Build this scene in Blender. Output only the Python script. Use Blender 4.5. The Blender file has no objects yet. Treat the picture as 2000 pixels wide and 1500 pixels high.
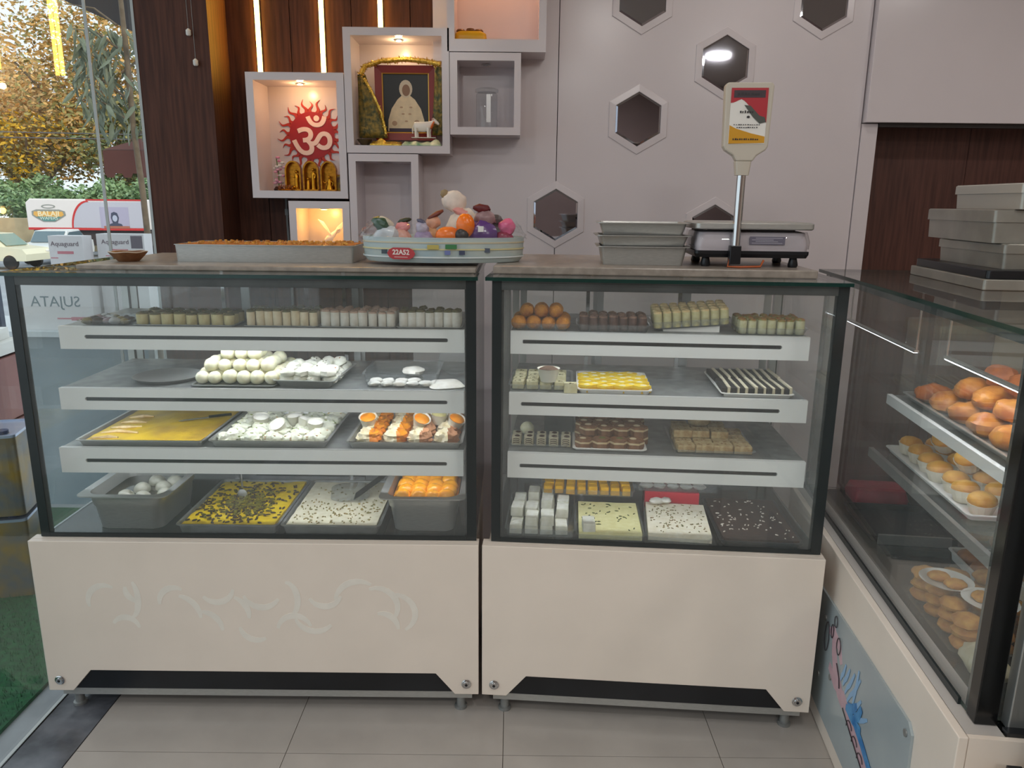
import bpy, bmesh, math, random
from mathutils import Vector, Matrix, noise
random.seed(7)
SC = bpy.context.scene
COL = SC.collection
PI = math.pi
R = math.radians

# ------------------------------------------------------------------ camera
F_PX, PITCH, ROLL = 1480.0, R(13.35), 0.010
cam_d = bpy.data.cameras.new('camera'); cam = bpy.data.objects.new('camera', cam_d); COL.objects.link(cam)
cam_d.sensor_fit = 'HORIZONTAL'; cam_d.sensor_width = 36; cam_d.lens = 36 * F_PX / 2000
fw = Vector((0, math.cos(PITCH), -math.sin(PITCH))); rt = Vector((1, 0, 0)); up = rt.cross(fw)
r2 = rt * math.cos(ROLL) + up * math.sin(ROLL); u2 = -rt * math.sin(ROLL) + up * math.cos(ROLL)
M = Matrix((r2, u2, -fw)).transposed().to_4x4(); M.translation = Vector((0, -1.973, 1.482))
cam.matrix_world = M; cam_d.clip_start = 0.02; cam_d.clip_end = 200
SC.camera = cam

# ------------------------------------------------------------------ world, sun, exposure
w = bpy.data.worlds.new('sky'); SC.world = w; w.use_nodes = True
nt = w.node_tree; bg = nt.nodes['Background']
bg.inputs[0].default_value = (0.86, 0.93, 1.0, 1); bg.inputs[1].default_value = 1.25
sun_d = bpy.data.lights.new('sun', 'SUN'); sun = bpy.data.objects.new('sun', sun_d); COL.objects.link(sun)
sun_d.energy = 1.6; sun_d.color = (1.0, 0.80, 0.52); sun_d.angle = R(6)
sun.rotation_euler = Vector((-0.62, 0.55, -0.45)).to_track_quat('-Z', 'Y').to_euler()
vs = SC.view_settings
vs.view_transform = 'Standard'; vs.look = 'None'; vs.gamma = 1; vs.use_curve_mapping = False
vs.exposure = 0.16
cy = SC.cycles
cy.use_denoising = True; cy.max_bounces = 10; cy.diffuse_bounces = 4; cy.glossy_bounces = 5
cy.transparent_max_bounces = 32; cy.transmission_bounces = 8
cy.caustics_reflective = False; cy.caustics_refractive = False; cy.sample_clamp_indirect = 6

# ------------------------------------------------------------------ materials
def lin(c):
    return tuple((x / 255 / 12.92) if x / 255 <= 0.04045 else ((x / 255 + 0.055) / 1.055) ** 2.4 for x in c)
MATS = {}
def pm(name, rgb, rough=0.5, metal=0.0, var=0.0, vscale=30, bump=0.0, bscale=80, rgb2=None, stretch=(1, 1, 1), coat=0, spec=None, sss=0, trans=0, emis=0, detail=4, ramp=(0.35, 0.65)):
    if name in MATS: return MATS[name]
    m = bpy.data.materials.new(name); m.use_nodes = True; N = m.node_tree.nodes; Lk = m.node_tree.links
    b = N['Principled BSDF']
    c = lin(rgb)
    b.inputs['Base Color'].default_value = (*c, 1); b.inputs['Roughness'].default_value = rough; b.inputs['Metallic'].default_value = metal
    if coat: b.inputs['Coat Weight'].default_value = coat; b.inputs['Coat Roughness'].default_value = 0.08
    if spec is not None: b.inputs['Specular IOR Level'].default_value = spec
    if sss: b.inputs['Subsurface Weight'].default_value = sss; b.inputs['Subsurface Radius'].default_value = (0.01, 0.008, 0.005); b.inputs['Subsurface Scale'].default_value = 0.6
    if trans: b.inputs['Transmission Weight'].default_value = trans
    if emis: b.inputs['Emission Color'].default_value = (*c, 1); b.inputs['Emission Strength'].default_value = emis
    if var or rgb2 or bump:
        tc = N.new('ShaderNodeTexCoord'); mp = N.new('ShaderNodeMapping'); mp.inputs['Scale'].default_value = stretch
        Lk.new(tc.outputs['Object'], mp.inputs['Vector'])
        if var or rgb2:
            nz = N.new('ShaderNodeTexNoise'); nz.inputs['Scale'].default_value = vscale; nz.inputs['Detail'].default_value = detail
            Lk.new(mp.outputs[0], nz.inputs['Vector'])
            cr = N.new('ShaderNodeValToRGB'); cr.color_ramp.elements[0].position, cr.color_ramp.elements[1].position = ramp
            if rgb2: c0, c1 = c, lin(rgb2)
            else: c0 = tuple(max(0, x * (1 - var)) for x in c); c1 = tuple(min(1, x * (1 + var)) for x in c)
            cr.color_ramp.elements[0].color = (*c0, 1); cr.color_ramp.elements[1].color = (*c1, 1)
            Lk.new(nz.outputs['Fac'], cr.inputs[0]); Lk.new(cr.outputs[0], b.inputs['Base Color'])
        if bump:
            n2 = N.new('ShaderNodeTexNoise'); n2.inputs['Scale'].default_value = bscale; n2.inputs['Detail'].default_value = 5
            Lk.new(mp.outputs[0], n2.inputs['Vector'])
            bp = N.new('ShaderNodeBump'); bp.inputs['Strength'].default_value = bump; bp.inputs['Distance'].default_value = 0.004
            Lk.new(n2.outputs['Fac'], bp.inputs['Height']); Lk.new(bp.outputs[0], b.inputs['Normal'])
    MATS[name] = m
    return m
def emit(name, rgb, strength):
    if name in MATS: return MATS[name]
    m = bpy.data.materials.new(name); m.use_nodes = True; N = m.node_tree.nodes; Lk = m.node_tree.links
    N.remove(N['Principled BSDF']); e = N.new('ShaderNodeEmission'); e.inputs[0].default_value = (*lin(rgb), 1); e.inputs[1].default_value = strength
    Lk.new(e.outputs[0], N['Material Output'].inputs[0]); MATS[name] = m
    return m
def pane(name, tint=(0.975, 0.99, 0.985), haze=0.02, ior=1.45, hazecol=(0.75, 0.8, 0.78)):
    """thin clear pane: transmission with fresnel reflection and a little dust"""
    if name in MATS: return MATS[name]
    m = bpy.data.materials.new(name); m.use_nodes = True; N = m.node_tree.nodes; Lk = m.node_tree.links
    N.remove(N['Principled BSDF'])
    t = N.new('ShaderNodeBsdfTransparent'); t.inputs[0].default_value = (*tint, 1)
    d = N.new('ShaderNodeBsdfDiffuse'); d.inputs[0].default_value = (*hazecol, 1)
    mx = N.new('ShaderNodeMixShader'); g = N.new('ShaderNodeBsdfGlossy'); g.inputs['Roughness'].default_value = 0.01
    tc = N.new('ShaderNodeTexCoord'); nz = N.new('ShaderNodeTexNoise'); nz.inputs['Scale'].default_value = 5; nz.inputs['Detail'].default_value = 5
    mr = N.new('ShaderNodeMapRange'); mr.inputs['To Min'].default_value = haze * 0.5; mr.inputs['To Max'].default_value = haze * 1.5
    Lk.new(tc.outputs['Object'], nz.inputs['Vector']); Lk.new(nz.outputs['Fac'], mr.inputs['Value']); Lk.new(mr.outputs[0], mx.inputs[0])
    Lk.new(t.outputs[0], mx.inputs[1]); Lk.new(d.outputs[0], mx.inputs[2])
    lw = N.new('ShaderNodeLayerWeight'); lw.inputs[0].default_value = 0.5
    pw = N.new('ShaderNodeMath'); pw.operation = 'POWER'; pw.inputs[1].default_value = 5; Lk.new(lw.outputs['Facing'], pw.inputs[0])
    fr = N.new('ShaderNodeMath'); fr.operation = 'MULTIPLY_ADD'; fr.inputs[1].default_value = 0.9; fr.inputs[2].default_value = ((ior - 1) / (ior + 1)) ** 2; Lk.new(pw.outputs[0], fr.inputs[0])
    m2 = N.new('ShaderNodeMixShader'); Lk.new(fr.outputs[0], m2.inputs[0]); Lk.new(mx.outputs[0], m2.inputs[1]); Lk.new(g.outputs[0], m2.inputs[2])
    Lk.new(m2.outputs[0], N['Material Output'].inputs[0]); MATS[name] = m
    return m

WHITE = pm('white_laminate', (214, 205, 207), 0.22, var=0.02, vscale=3)
CASEW = pm('white_powder_coat', (232, 219, 205), 0.35, var=0.02, vscale=6)
FASCIA = pm('white_shelf_fascia', (246, 247, 245), 0.4)
STEEL = pm('brushed_steel', (178, 178, 174), 0.36, 0.6, var=0.10, vscale=60, stretch=(1, 20, 20))
STEELD = pm('dull_steel', (150, 152, 150), 0.45, 0.6, var=0.15, vscale=25)
CHROME = pm('chrome', (205, 205, 205), 0.12, 1.0)
ALU = pm('aluminium', (190, 192, 190), 0.38, 0.85)
BLACK = pm('black_board', (22, 24, 28), 0.3, var=0.2, vscale=8)
TAPE = pm('dark_edge_tape', (40, 46, 47), 0.25)
TAPE2 = pm('grey_top_tape', (74, 77, 76), 0.3, var=0.15, vscale=12)
GEDGE = pm('green_glass_edge', (22, 58, 52), 0.15, trans=0.2)
GLASS = pane('case_glass', (0.985, 0.995, 0.99), haze=0.045)
GLASSW = pane('window_glass', (0.94, 0.975, 0.98), 0.012)
GLASSB = pane('rear_door_glass', (0.95, 0.97, 0.96), 0.05)
CLEAR = pane('clear_plastic', (0.94, 0.95, 0.96), 0.06)
CELLO = pane('cellophane', (0.97, 0.97, 0.98), 0.02, 1.5)
DECK = pm('black_deck_glass', (20, 24, 25), 0.12)
SLAB = pm('grey_stone_top', (150, 140, 130), 0.3, var=0.15, vscale=40)
WOOD = pm('dark_wood_laminate', (66, 38, 29), 0.6, rgb2=(90, 55, 42), spec=0.3, vscale=14, stretch=(6, 6, 0.35), bump=0.05, bscale=60)
WOODR = pm('red_brown_wood', (70, 40, 34), 0.45, rgb2=(92, 56, 47), vscale=14, stretch=(6, 6, 0.35), bump=0.05, bscale=60)
MIRROR = pm('dark_mirror', (168, 168, 178), 0.03, 1.0)
TILE = pm('floor_tile', (168, 161, 154), 0.22, var=0.06, vscale=5, detail=8)
GROUT = pm('tile_grout', (96, 90, 84), 0.8)
GOLD = pm('gold', (200, 140, 40), 0.28, 1.0, var=0.2, vscale=60)
PAPERW = pm('white_paper', (232, 230, 224), 0.7)

# ------------------------------------------------------------------ mesh building
class MB:
    def __init__(s): s.v, s.f, s.m = [], [], []
    def add(s, vs, fs, m=0):
        o = len(s.v); s.v += [tuple(v) for v in vs]
        for f in fs: s.f.append([i + o for i in f]); s.m.append(m)
        return s
    def box(s, x0, x1, y0, y1, z0, z1, m=0, side=None):
        v = [(x, y, z) for z in (z0, z1) for y in (y0, y1) for x in (x0, x1)]
        fs = [(0, 2, 3, 1), (4, 5, 7, 6), (0, 1, 5, 4), (2, 6, 7, 3), (0, 4, 6, 2), (1, 3, 7, 5)]
        s.add(v, fs, m)
        if side is not None:      # side: axis of the pane faces; others get material 1
            keep = {'x': (4, 5), 'y': (2, 3), 'z': (0, 1)}[side]
            n = len(s.m)
            for i in range(6):
                if i not in keep: s.m[n - 6 + i] = 1
        return s
    def loft(s, rings, m=0, cap0=True, cap1=True, closed=True):
        n = len(rings[0]); o = len(s.v)
        for r in rings: s.v += [tuple(p) for p in r]
        for k in range(len(rings) - 1):
            a, b = o + k * n, o + (k + 1) * n
            for i in range(n if closed else n - 1):
                j = (i + 1) % n
                s.f.append([a + i, a + j, b + j, b + i]); s.m.append(m)
        if cap0: s.f.append([o + i for i in range(n)][::-1]); s.m.append(m)
        if cap1: s.f.append([o + (len(rings) - 1) * n + i for i in range(n)]); s.m.append(m)
        return s
    def lathe(s, prof, seg=20, c=(0, 0, 0), m=0, axis='z', cap=True, sq=(1, 1)):
        rings = []
        for r, z in prof:
            ring = []
            for i in range(seg):
                a = 2 * PI * i / seg; x, y = r * math.cos(a) * sq[0], r * math.sin(a) * sq[1]
                p = (x, y, z) if axis == 'z' else ((x, -z, y) if axis == 'y' else (z, x, y))
                ring.append((c[0] + p[0], c[1] + p[1], c[2] + p[2]))
            rings.append(ring)
        return s.loft(rings, m, cap, cap)
    def cyl(s, c, r, h, seg=16, m=0, axis='z', r1=None):
        return s.lathe([(r, 0), (r if r1 is None else r1, h)], seg, c, m, axis)
    def prism(s, poly, z0, z1, m=0, plane='xy'):
        """extrude a 2d polygon; plane xz extrudes along y, yz along x"""
        f = {'xy': lambda a, b, t: (a, b, t), 'xz': lambda a, b, t: (a, t, b), 'yz': lambda a, b, t: (t, a, b)}[plane]
        return s.loft([[f(a, b, z0) for a, b in poly], [f(a, b, z1) for a, b in poly]], m)
    def sphere(s, c, r, m=0, seg=14, rings=8, sq=(1, 1, 1)):
        prof = []
        R_ = []
        for k in range(1, rings):
            t = PI * k / rings; rr, z = math.sin(t), -math.cos(t)
            R_.append([(c[0] + r * sq[0] * rr * math.cos(2 * PI * i / seg), c[1] + r * sq[1] * rr * math.sin(2 * PI * i / seg), c[2] + r * sq[2] * z) for i in range(seg)])
        return s.loft(R_, m)
    def tube(s, pts, r, seg=8, m=0):
        pts = [Vector(p) for p in pts]; n = len(pts); rings = []
        rr = r if isinstance(r, (list, tuple)) else [r] * n
        prev = None
        for i, p in enumerate(pts):
            d = (pts[min(i + 1, n - 1)] - pts[max(i - 1, 0)]).normalized()
            a = Vector((0, 0, 1)) if abs(d.z) < 0.9 else Vector((1, 0, 0))
            if prev is not None: a = prev
            u = d.cross(a).normalized(); v = u.cross(d).normalized(); prev = v
            rings.append([p + (u * math.cos(2 * PI * k / seg) + v * math.sin(2 * PI * k / seg)) * rr[i] for k in range(seg)])
        return s.loft(rings, m)
    def mesh(s, name, mats, smooth=False):
        me = bpy.data.meshes.new(name); me.from_pydata(s.v, [], s.f)
        for mt in (mats if isinstance(mats, (list, tuple)) else [mats]): me.materials.append(mt)
        me.polygons.foreach_set('material_index', s.m)
        bm = bmesh.new(); bm.from_mesh(me); bmesh.ops.recalc_face_normals(bm, faces=bm.faces)
        bm.to_mesh(me); bm.free()
        if smooth:
            me.polygons.foreach_set('use_smooth', [True] * len(me.polygons))
            me.set_sharp_from_angle(angle=R(40))
        me.update()
        return me

def tag(o, label=None, cat=None, group=None, kind=None):
    if label: o['label'] = label
    if cat: o['category'] = cat
    if group: o['group'] = group
    if kind: o['kind'] = kind
    return o
def put(name, me, parent=None, loc=(0, 0, 0), rz=0, **k):
    o = bpy.data.objects.new(name, me); COL.objects.link(o)
    o.parent = parent; o.location = loc; o.rotation_euler = (0, 0, rz)
    return tag(o, **k)
def mk(name, mb, mats, parent=None, loc=(0, 0, 0), rz=0, smooth=False, bevel=0, **k):
    o = put(name, mb.mesh(name, mats, smooth), parent, loc, rz, **k)
    if bevel:
        b = o.modifiers.new('bevel', 'BEVEL'); b.width = bevel; b.segments = 2; b.limit_method = 'ANGLE'; b.angle_limit = R(50)
    return o
def root(name, loc, rz=0, label=None, cat=None, group=None, kind=None):
    return put(name, None, None, loc, rz, label=label, cat=cat, group=group, kind=kind)
def dup(o, parent=None, loc=None, rz=None, **k):
    c = o.copy(); COL.objects.link(c); c.parent = parent
    if loc is not None: c.location = loc
    if rz is not None: c.rotation_euler = (0, 0, rz)
    for ch in list(o.children): dup(ch, c)
    return tag(c, **k)
class Frame:
    def __init__(s, o, deg):
        s.o = Vector((o[0], o[1], 0)); s.rz = R(deg)
        s.ex = Vector((math.cos(s.rz), math.sin(s.rz), 0)); s.ey = Vector((-math.sin(s.rz), math.cos(s.rz), 0))
    def w(s, x, y, z): return s.o + s.ex * x + s.ey * y + Vector((0, 0, z))
def rrect(w_, d_, r, z, n=4, cx=0, cy=0):
    pts = []
    for (sx, sy, a0) in ((1, 1, 0), (-1, 1, 90), (-1, -1, 180), (1, -1, 270)):
        for k in range(n + 1):
            a = R(a0 + 90 * k / n)
            pts.append((cx + sx * (w_ / 2 - r) + r * math.cos(a), cy + sy * (d_ / 2 - r) + r * math.sin(a), z))
    return pts
def text_mesh(body, size, mat, align='CENTER', extrude=0.0004, mirror=False, bold=0.0):
    cu = bpy.data.curves.new('lettering', 'FONT'); cu.body = body; cu.size = size; cu.align_x = align; cu.align_y = 'CENTER'
    cu.extrude = extrude; cu.offset = bold; cu.resolution_u = 3
    ob = bpy.data.objects.new('lettering', cu); COL.objects.link(ob)
    dg = bpy.context.evaluated_depsgraph_get(); me = bpy.data.meshes.new_from_object(ob.evaluated_get(dg))
    bpy.data.objects.remove(ob); bpy.data.curves.remove(cu)
    rot = Matrix.Rotation(PI / 2, 4, 'X')
    if mirror: rot = Matrix.Scale(-1, 4, (1, 0, 0)) @ rot
    me.transform(rot); me.materials.clear(); me.materials.append(mat); me.name = 'lettering'
    return me
def jit(a): return random.uniform(-a, a)

# ================================================================== SETTING
# floor: tiles 0.6 m, each a piece of its own
fl = root('floor', (0, 0, 0), kind='structure')
mk('subfloor', MB().box(-1.36, 2.7, -4.6, 1.3, -0.06, -0.003), GROUT, fl)
tm = None
for i in range(-1, 5):
    for j in range(-8, 3):
        x0, y0 = -0.615 + 0.6 * i + 0.6 - 0.0, -0.173 + 0.6 * j
        x0 = -0.615 + 0.6 * i
        xa, xb = max(x0, -1.195) + 0.001, x0 + 0.6 - 0.001
        ya, yb = y0 + 0.001, min(y0 + 0.6, 1.26) - 0.001
        if xb > 2.7 or yb <= ya or ya < -4.6: continue
        full = abs(xb - xa - 0.598) < 1e-4 and abs(yb - ya - 0.598) < 1e-4
        if full:
            if tm is None: tm = MB().box(0, 0.598, 0, 0.598, -0.01, 0).mesh('tile', TILE)
            put('tile', tm, fl, (xa, ya, 0))
        else: mk('tile', MB().box(0, xb - xa, 0, yb - ya, -0.01, 0), TILE, fl, (xa, ya, 0))
SILLD = pm('dark_marble', (62, 64, 70), 0.18, rgb2=(104, 106, 112), vscale=9, detail=8)
SILLL = pm('grey_marble', (150, 152, 154), 0.3, var=0.12, vscale=9, detail=8)
mk('trim_1', MB().box(-1.355, -1.197, -4.6, 1.0, -0.02, 0.001), SILLD, kind='structure')
mk('trim_2', MB().box(-1.62, -1.367, -4.6, 1.0, -0.02, 0.0), SILLL, kind='structure')

# back wall, white laminate in two sheets with an open joint
wb = root('wall_back', (0, 0, 0), kind='structure')
mk('panel', MB().box(-0.308, 0.1635, 1.11, 1.16, 0, 2.75), WHITE, wb)
mk('panel', MB().box(-0.41, -0.3082, 1.11, 1.139, 0, 1.70), WHITE, wb)
mk('panel', MB().box(0.1665, 1.338, 1.11, 1.16, 0, 2.75), WHITE, wb)
mk('panel', MB().box(1.341, 1.402, 1.105, 1.30, 0, 1.797), WHITE, wb)
mk('panel', MB().box(-0.308, 1.402, 1.162, 1.2, 0, 2.75), GROUT, wb)
# overhead panel on the right and red-brown wood recess
mk('wall_overhead', MB().box(1.344, 2.7, 1.08, 1.30, 1.80, 2.75), WHITE, kind='structure', bevel=0.002)
wr = root('wall_recess', (0, 0, 0), kind='structure')
for k in range(3): mk('panel', MB().box(1.404 + 0.45 * k, 1.404 + 0.45 * k + 0.448, 1.26, 1.30, 0, 1.80), WOODR, wr)
mk('trim_3', MB().box(1.404, 2.7, 1.10, 1.125, 1.785, 1.799), pm('dark_trim', (40, 36, 36), 0.4), kind='structure')
# wood clad wall with joints on the led lines
ww = root('wall_wood', (0, 0, 0), kind='structure')
xs = [-1.36, -1.10, -0.978, -0.857, -0.735, -0.6235, -0.512, -0.40, -0.31]
for a, b in zip(xs, xs[1:]):
    mk('plank', MB().box(a + 0.0015, b - 0.0015, 1.14, 1.165, 0, 2.75), WOOD, ww)
mk('backing', MB().box(-1.36, -0.31, 1.166, 1.2, 0, 2.75), BLACK, ww)
wp = root('wall_pillar', (0, 0, 0), kind='structure')
mk('front_board', MB().box(-1.362, -1.098, 0.95, 0.962, 0, 2.75), WOOD, wp)
mk('side_board', MB().box(-1.110, -1.098, 0.9625, 1.139, 0, 2.75), WOOD, wp)
mk('edge_board', MB().box(-1.362, -1.350, 0.9625, 1.139, 0, 2.75), BLACK, wp)
mk('ceiling', MB().box(-1.7, 2.75, -4.65, 1.3, 2.75, 2.8), pm('ceiling_paint', (214, 208, 200), 0.8), kind='structure')
mk('wall_right', MB().box(2.7, 2.75, -4.65, 1.3, 0, 2.75), pm('right_wall_paint', (176, 160, 148), 0.7, var=0.05, vscale=2), kind='structure')
mk('wall_rear', MB().box(-1.7, 2.75, -4.65, -4.6, 0, 2.75), pm('rear_wall_paint', (118, 102, 96), 0.7, var=0.1, vscale=2), kind='structure')

# big shop window on the left
wn = root('window_1', (-1.363, 0, 0), kind='structure')
for a, b in ((-4.55, -2.7), (-2.697, -0.98), (-0.977, 0.6235), (0.6265, 0.948)):
    mk('pane', MB().box(-0.005, 0.005, a, b, 0.004, 2.74, 0, 'x'), [GLASSW, pm('silicone', (190, 192, 190), 0.3)], wn)
mk('floor_channel', MB().box(-0.0062, 0.0062, -4.55, 0.948, 0.0, 0.003), CHROME, wn)
mk('joint', MB().box(-0.0051, 0.0053, 0.6237, 0.6263, 0.004, 2.74), pm('silicone', (190, 192, 190), 0.3), wn)

# ================================================================== NICHE BOXES on the back wall
WARM = (1.0, 0.56, 0.24)
def niche(label, x0, x1, z0, z1, t=0.027, lamp=0, lampcol=WARM, back=None, tb=None, tr=None, spot=None, yf=0.96):
    r = root('niche_box', ((x0 + x1) / 2, yf, z0), 0, label, 'wall box', 'white boxes on the wall')
    W, H, D_ = (x1 - x0) / 2, z1 - z0, 1.138 - yf
    tb = t if tb is None else tb; tr = t if tr is None else tr
    mk('side_board', MB().box(-W, -W + t, 0, D_, 0, H), WHITE, r)
    mk('side_board', MB().box(W - tr, W, 0, D_, 0, H), WHITE, r)
    mk('top_board', MB().box(-W + t, W - tr, 0, D_, H - t, H), WHITE, r)
    mk('bottom_board', MB().box(-W + t, W - tr, 0, D_, 0, tb), WHITE, r)
    mk('back_board', MB().box(-W + t, W - tr, D_ - 0.008, D_, tb, H - t), back or WHITE, r)
    if lamp is not None:
        dl = mk('downlight', MB().lathe([(0.016, 0), (0.017, -0.003), (0.012, -0.004)], 20, (0, 0.075, H - t - 0.0005)), CHROME, r, smooth=True)
        on = lamp > 0
        mk('bulb', MB().cyl((0, 0.075, H - t - 0.0055), 0.0105, 0.001, 16), emit('warm_bulb', (255, 214, 150), 14) if on else STEELD, dl)
        if on:
            ld = bpy.data.lights.new('niche_lamp', 'POINT'); ld.energy = lamp; ld.color = lampcol; ld.shadow_soft_size = 0.012
            lo = bpy.data.objects.new('niche_lamp', ld); COL.objects.link(lo); lo.parent = dl; lo.location = (0, 0.075, H - t - 0.02)
    return r
niche('white wall box holding the red sun emblem and small idols', -0.981, -0.6235, 1.496, 1.94, lamp=0.5)
niche('white wall box holding the garlanded framed portrait', -0.621, -0.239, 1.662, 2.094, lamp=0.42, lampcol=(1, 0.66, 0.34))
niche('small white wall box holding the clear glass jar', -0.237, 0.021, 1.73, 2.013, lamp=0, tr=0.024)
niche('white wall box lit orange, cut by the top of the photo', -0.245, 0.110, 2.016, 2.45, t=0.026, lamp=1.15, lampcol=(1, 0.40, 0.13), tb=0.042)
niche('empty white wall box below the portrait box', -0.6175, -0.357, 1.24, 1.659, lamp=0)
niche('small amber lit wall box with the white bird', -0.849, -0.620, 1.24, 1.486, lamp=0.5, lampcol=(1, 0.52, 0.12))
mk('trim_4', MB().box(-0.306, -0.247, 1.06, 1.1095, 2.0, 2.75), WHITE, kind='structure')

# red sun emblem with the om sign
RED = pm('red_print', (160, 20, 24), 0.5); ORED = pm('orange_red_print', (176, 44, 26), 0.5); PINKW = pm('pale_print', (244, 214, 200), 0.5)
em = root('sun_emblem', (-0.79, 1.1285, 1.735), 0, 'red flaming sun emblem with a white om sign in its middle', 'emblem')
d = MB()
d.prism([(0.088 * math.cos(2 * PI * i / 48), 0.088 * math.sin(2 * PI * i / 48)) for i in range(48)], -0.003, 0, plane='xz')
mk('disc', d, RED, em)
flm = []
for k in range(26):
    m_ = MB(); sgn = 1 if k % 2 else -1; Lr = 0.052 if k % 2 else 0.042; n = 10; left, right = [], []
    for i in range(n + 1):
        t = i / n; rr = 0.084 + Lr * t; wv = sgn * 0.006 * math.sin(t * PI * 2.2); hw = 0.0078 * (1 - t) ** 1.0 + 0.0006
        left.append((wv - hw, rr)); right.append((wv + hw, rr))
    m_.prism(left + right[::-1], -0.0022, 0, plane='xz')
    me_ = m_.mesh('flame', ORED); o = put('flame', me_, em); o.rotation_euler = (0, 2 * PI * k / 26, 0)
omm = text_mesh('\u0950', 0.185, PINKW, extrude=0.0008, bold=0.0018)
xs_ = [v.co.x for v in omm.vertices]; zs_ = [v.co.z for v in omm.vertices]
omm.transform(Matrix.Translation((-(min(xs_) + max(xs_)) / 2, 0, -(min(zs_) + max(zs_)) / 2)))
put('om_sign', omm, em, (0, -0.0042, 0), label='white om sign')

# idols in the emblem box
GOLD2 = pm('brass', (176, 116, 38), 0.3, 1.0, var=0.25, vscale=80)
def arch(label, x, fig):
    r = root('idol', (x, 1.03, 1.5235), 0, label, 'idol', 'golden idols in the box')
    outer = [(-0.03, 0), (-0.03, 0.075)] + [(0.03 * -math.cos(R(a)), 0.075 + 0.036 * math.sin(R(a))) for a in range(15, 180, 15)] + [(0.03, 0.075), (0.03, 0)]
    inner = [(a * 0.82, b * 0.95 if b > 0 else 0.0) for a, b in outer]
    m_ = MB()
    m_.loft([[(a, -0.014, b) for a, b in outer], [(a, 0.014, b) for a, b in outer], [(a, 0.014, b) for a, b in inner], [(a, -0.014, b) for a, b in inner], [(a, -0.014, b) for a, b in outer]], 0, False, False)
    m_.prism(inner, 0.010, 0.0138, plane='xz')
    mk('arch', m_, GOLD2, r, smooth=True)
    mk('plinth', MB().box(-0.028, 0.028, -0.02, 0.009, 0, 0.006), GOLD2, r)
    f_ = MB()
    if fig == 0:
        f_.lathe([(0.009, 0), (0.007, 0.02), (0.006, 0.035), (0.008, 0.05), (0.003, 0.058)], 10, (0.012, -0.006, 0.006), sq=(1, 0.7)); f_.sphere((0.012, -0.006, 0.071), 0.006)
        f_.tube([(0.012, -0.006, 0.056), (0.004, -0.012, 0.05), (-0.006, -0.014, 0.054)], 0.0022)
        for q in range(5): f_.sphere((-0.02 + 0.008 * q, -0.012, 0.01 + 0.004 * (q % 2)), 0.005)
    elif fig == 1:
        f_.lathe([(0.008, 0), (0.0065, 0.03), (0.007, 0.05), (0.008, 0.06), (0.003, 0.066)], 10, (0.008, -0.006, 0.006), sq=(1, 0.7)); f_.sphere((0.008, -0.006, 0.079), 0.006)
        f_.tube([(0.012, -0.008, 0.066), (0.018, -0.012, 0.058), (0.014, -0.014, 0.046)], 0.0022)
        f_.lathe([(0.007, 0), (0.006, 0.025), (0.003, 0.034)], 10, (-0.012, -0.006, 0.006)); f_.sphere((-0.012, -0.006, 0.045), 0.0055)
    else:
        f_.lathe([(0.014, 0), (0.012, 0.012), (0.007, 0.02), (0.008, 0.032), (0.003, 0.04)], 10, (0.002, -0.006, 0.006), sq=(1, 0.7)); f_.sphere((0.002, -0.006, 0.052), 0.0055)
        f_.tube([(-0.006, -0.008, 0.036), (-0.014, -0.014, 0.03), (-0.02, -0.014, 0.036)], 0.002); f_.tube([(0.01, -0.008, 0.036), (0.018, -0.014, 0.03), (0.014, -0.014, 0.02)], 0.002)
    mk('figure', f_, GOLD, r, smooth=True)
arch('golden arched idol with a standing figure nearest the pink flowers', -0.843, 0)
arch('middle golden arched idol with a tall and a short figure', -0.775, 1)
arch('golden arched idol with a seated figure beside the small picture', -0.708, 2)
pc = root('small_picture', (-0.662, 1.04, 1.5235), 0, 'little yellow and purple framed picture at the box corner', 'picture')
mk('frame', MB().box(-0.022, 0.010, 0, 0.006, 0, 0.062), GOLD2, pc)
mk('print', MB().box(-0.019, 0.007, -0.001, -0.0002, 0.003, 0.059), pm('yellow_purple_print', (196, 170, 60), 0.5, rgb2=(76, 40, 84), vscale=45), pc)
# pink flower ornament
PINKF = pm('pink_petal', (222, 130, 168), 0.6, rgb2=(244, 200, 214), vscale=60); GREENL = pm('leaf_green_small', (110, 130, 70), 0.5)
fo = root('flower_ornament', (-0.905, 1.04, 1.5235), 0, 'pink and white artificial flower spray at the box corner', 'flowers')
mk('base', MB().lathe([(0.018, 0), (0.02, 0.006), (0.012, 0.016)], 14), pm('dark_bronze', (70, 50, 44), 0.4, 0.5), fo, smooth=True)
for k in range(22):
    a = k * 2.4; hh = 0.025 + 0.1 * random.random(); rr = 0.006 + 0.018 * random.random(); c_ = (rr * math.cos(a), rr * math.sin(a) * 0.6, hh)
    s_ = mk('blossom', MB().sphere(c_, 0.0085, 0, 8, 5, (1, 1, 0.6)), PINKF if k % 3 else PAPERW, fo, smooth=True)
mk('stem', MB().tube([(0, 0, 0.01), (0.002, 0, 0.06), (-0.004, 0, 0.12)], 0.002), GREENL, fo)
dv = root('ornament_tray', (-0.868, 1.0, 1.5235), 0, 'low bronze ornament with curled leaves before the first idol', 'ornament')
mk('plate', MB().lathe([(0.022, 0), (0.026, 0.004), (0.022, 0.006)], 16, sq=(1.2, 0.5)), GOLD2, dv, smooth=True)
for k in range(7): mk('curl', MB().tube([(-0.024 + 0.008 * k, 0, 0.005), (-0.026 + 0.008 * k, -0.004, 0.014), (-0.02 + 0.008 * k, -0.006, 0.018 + 0.004 * (k % 2))], 0.0022, 6), pm('copper', (150, 90, 60), 0.35, 0.8), dv, smooth=True)

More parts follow.
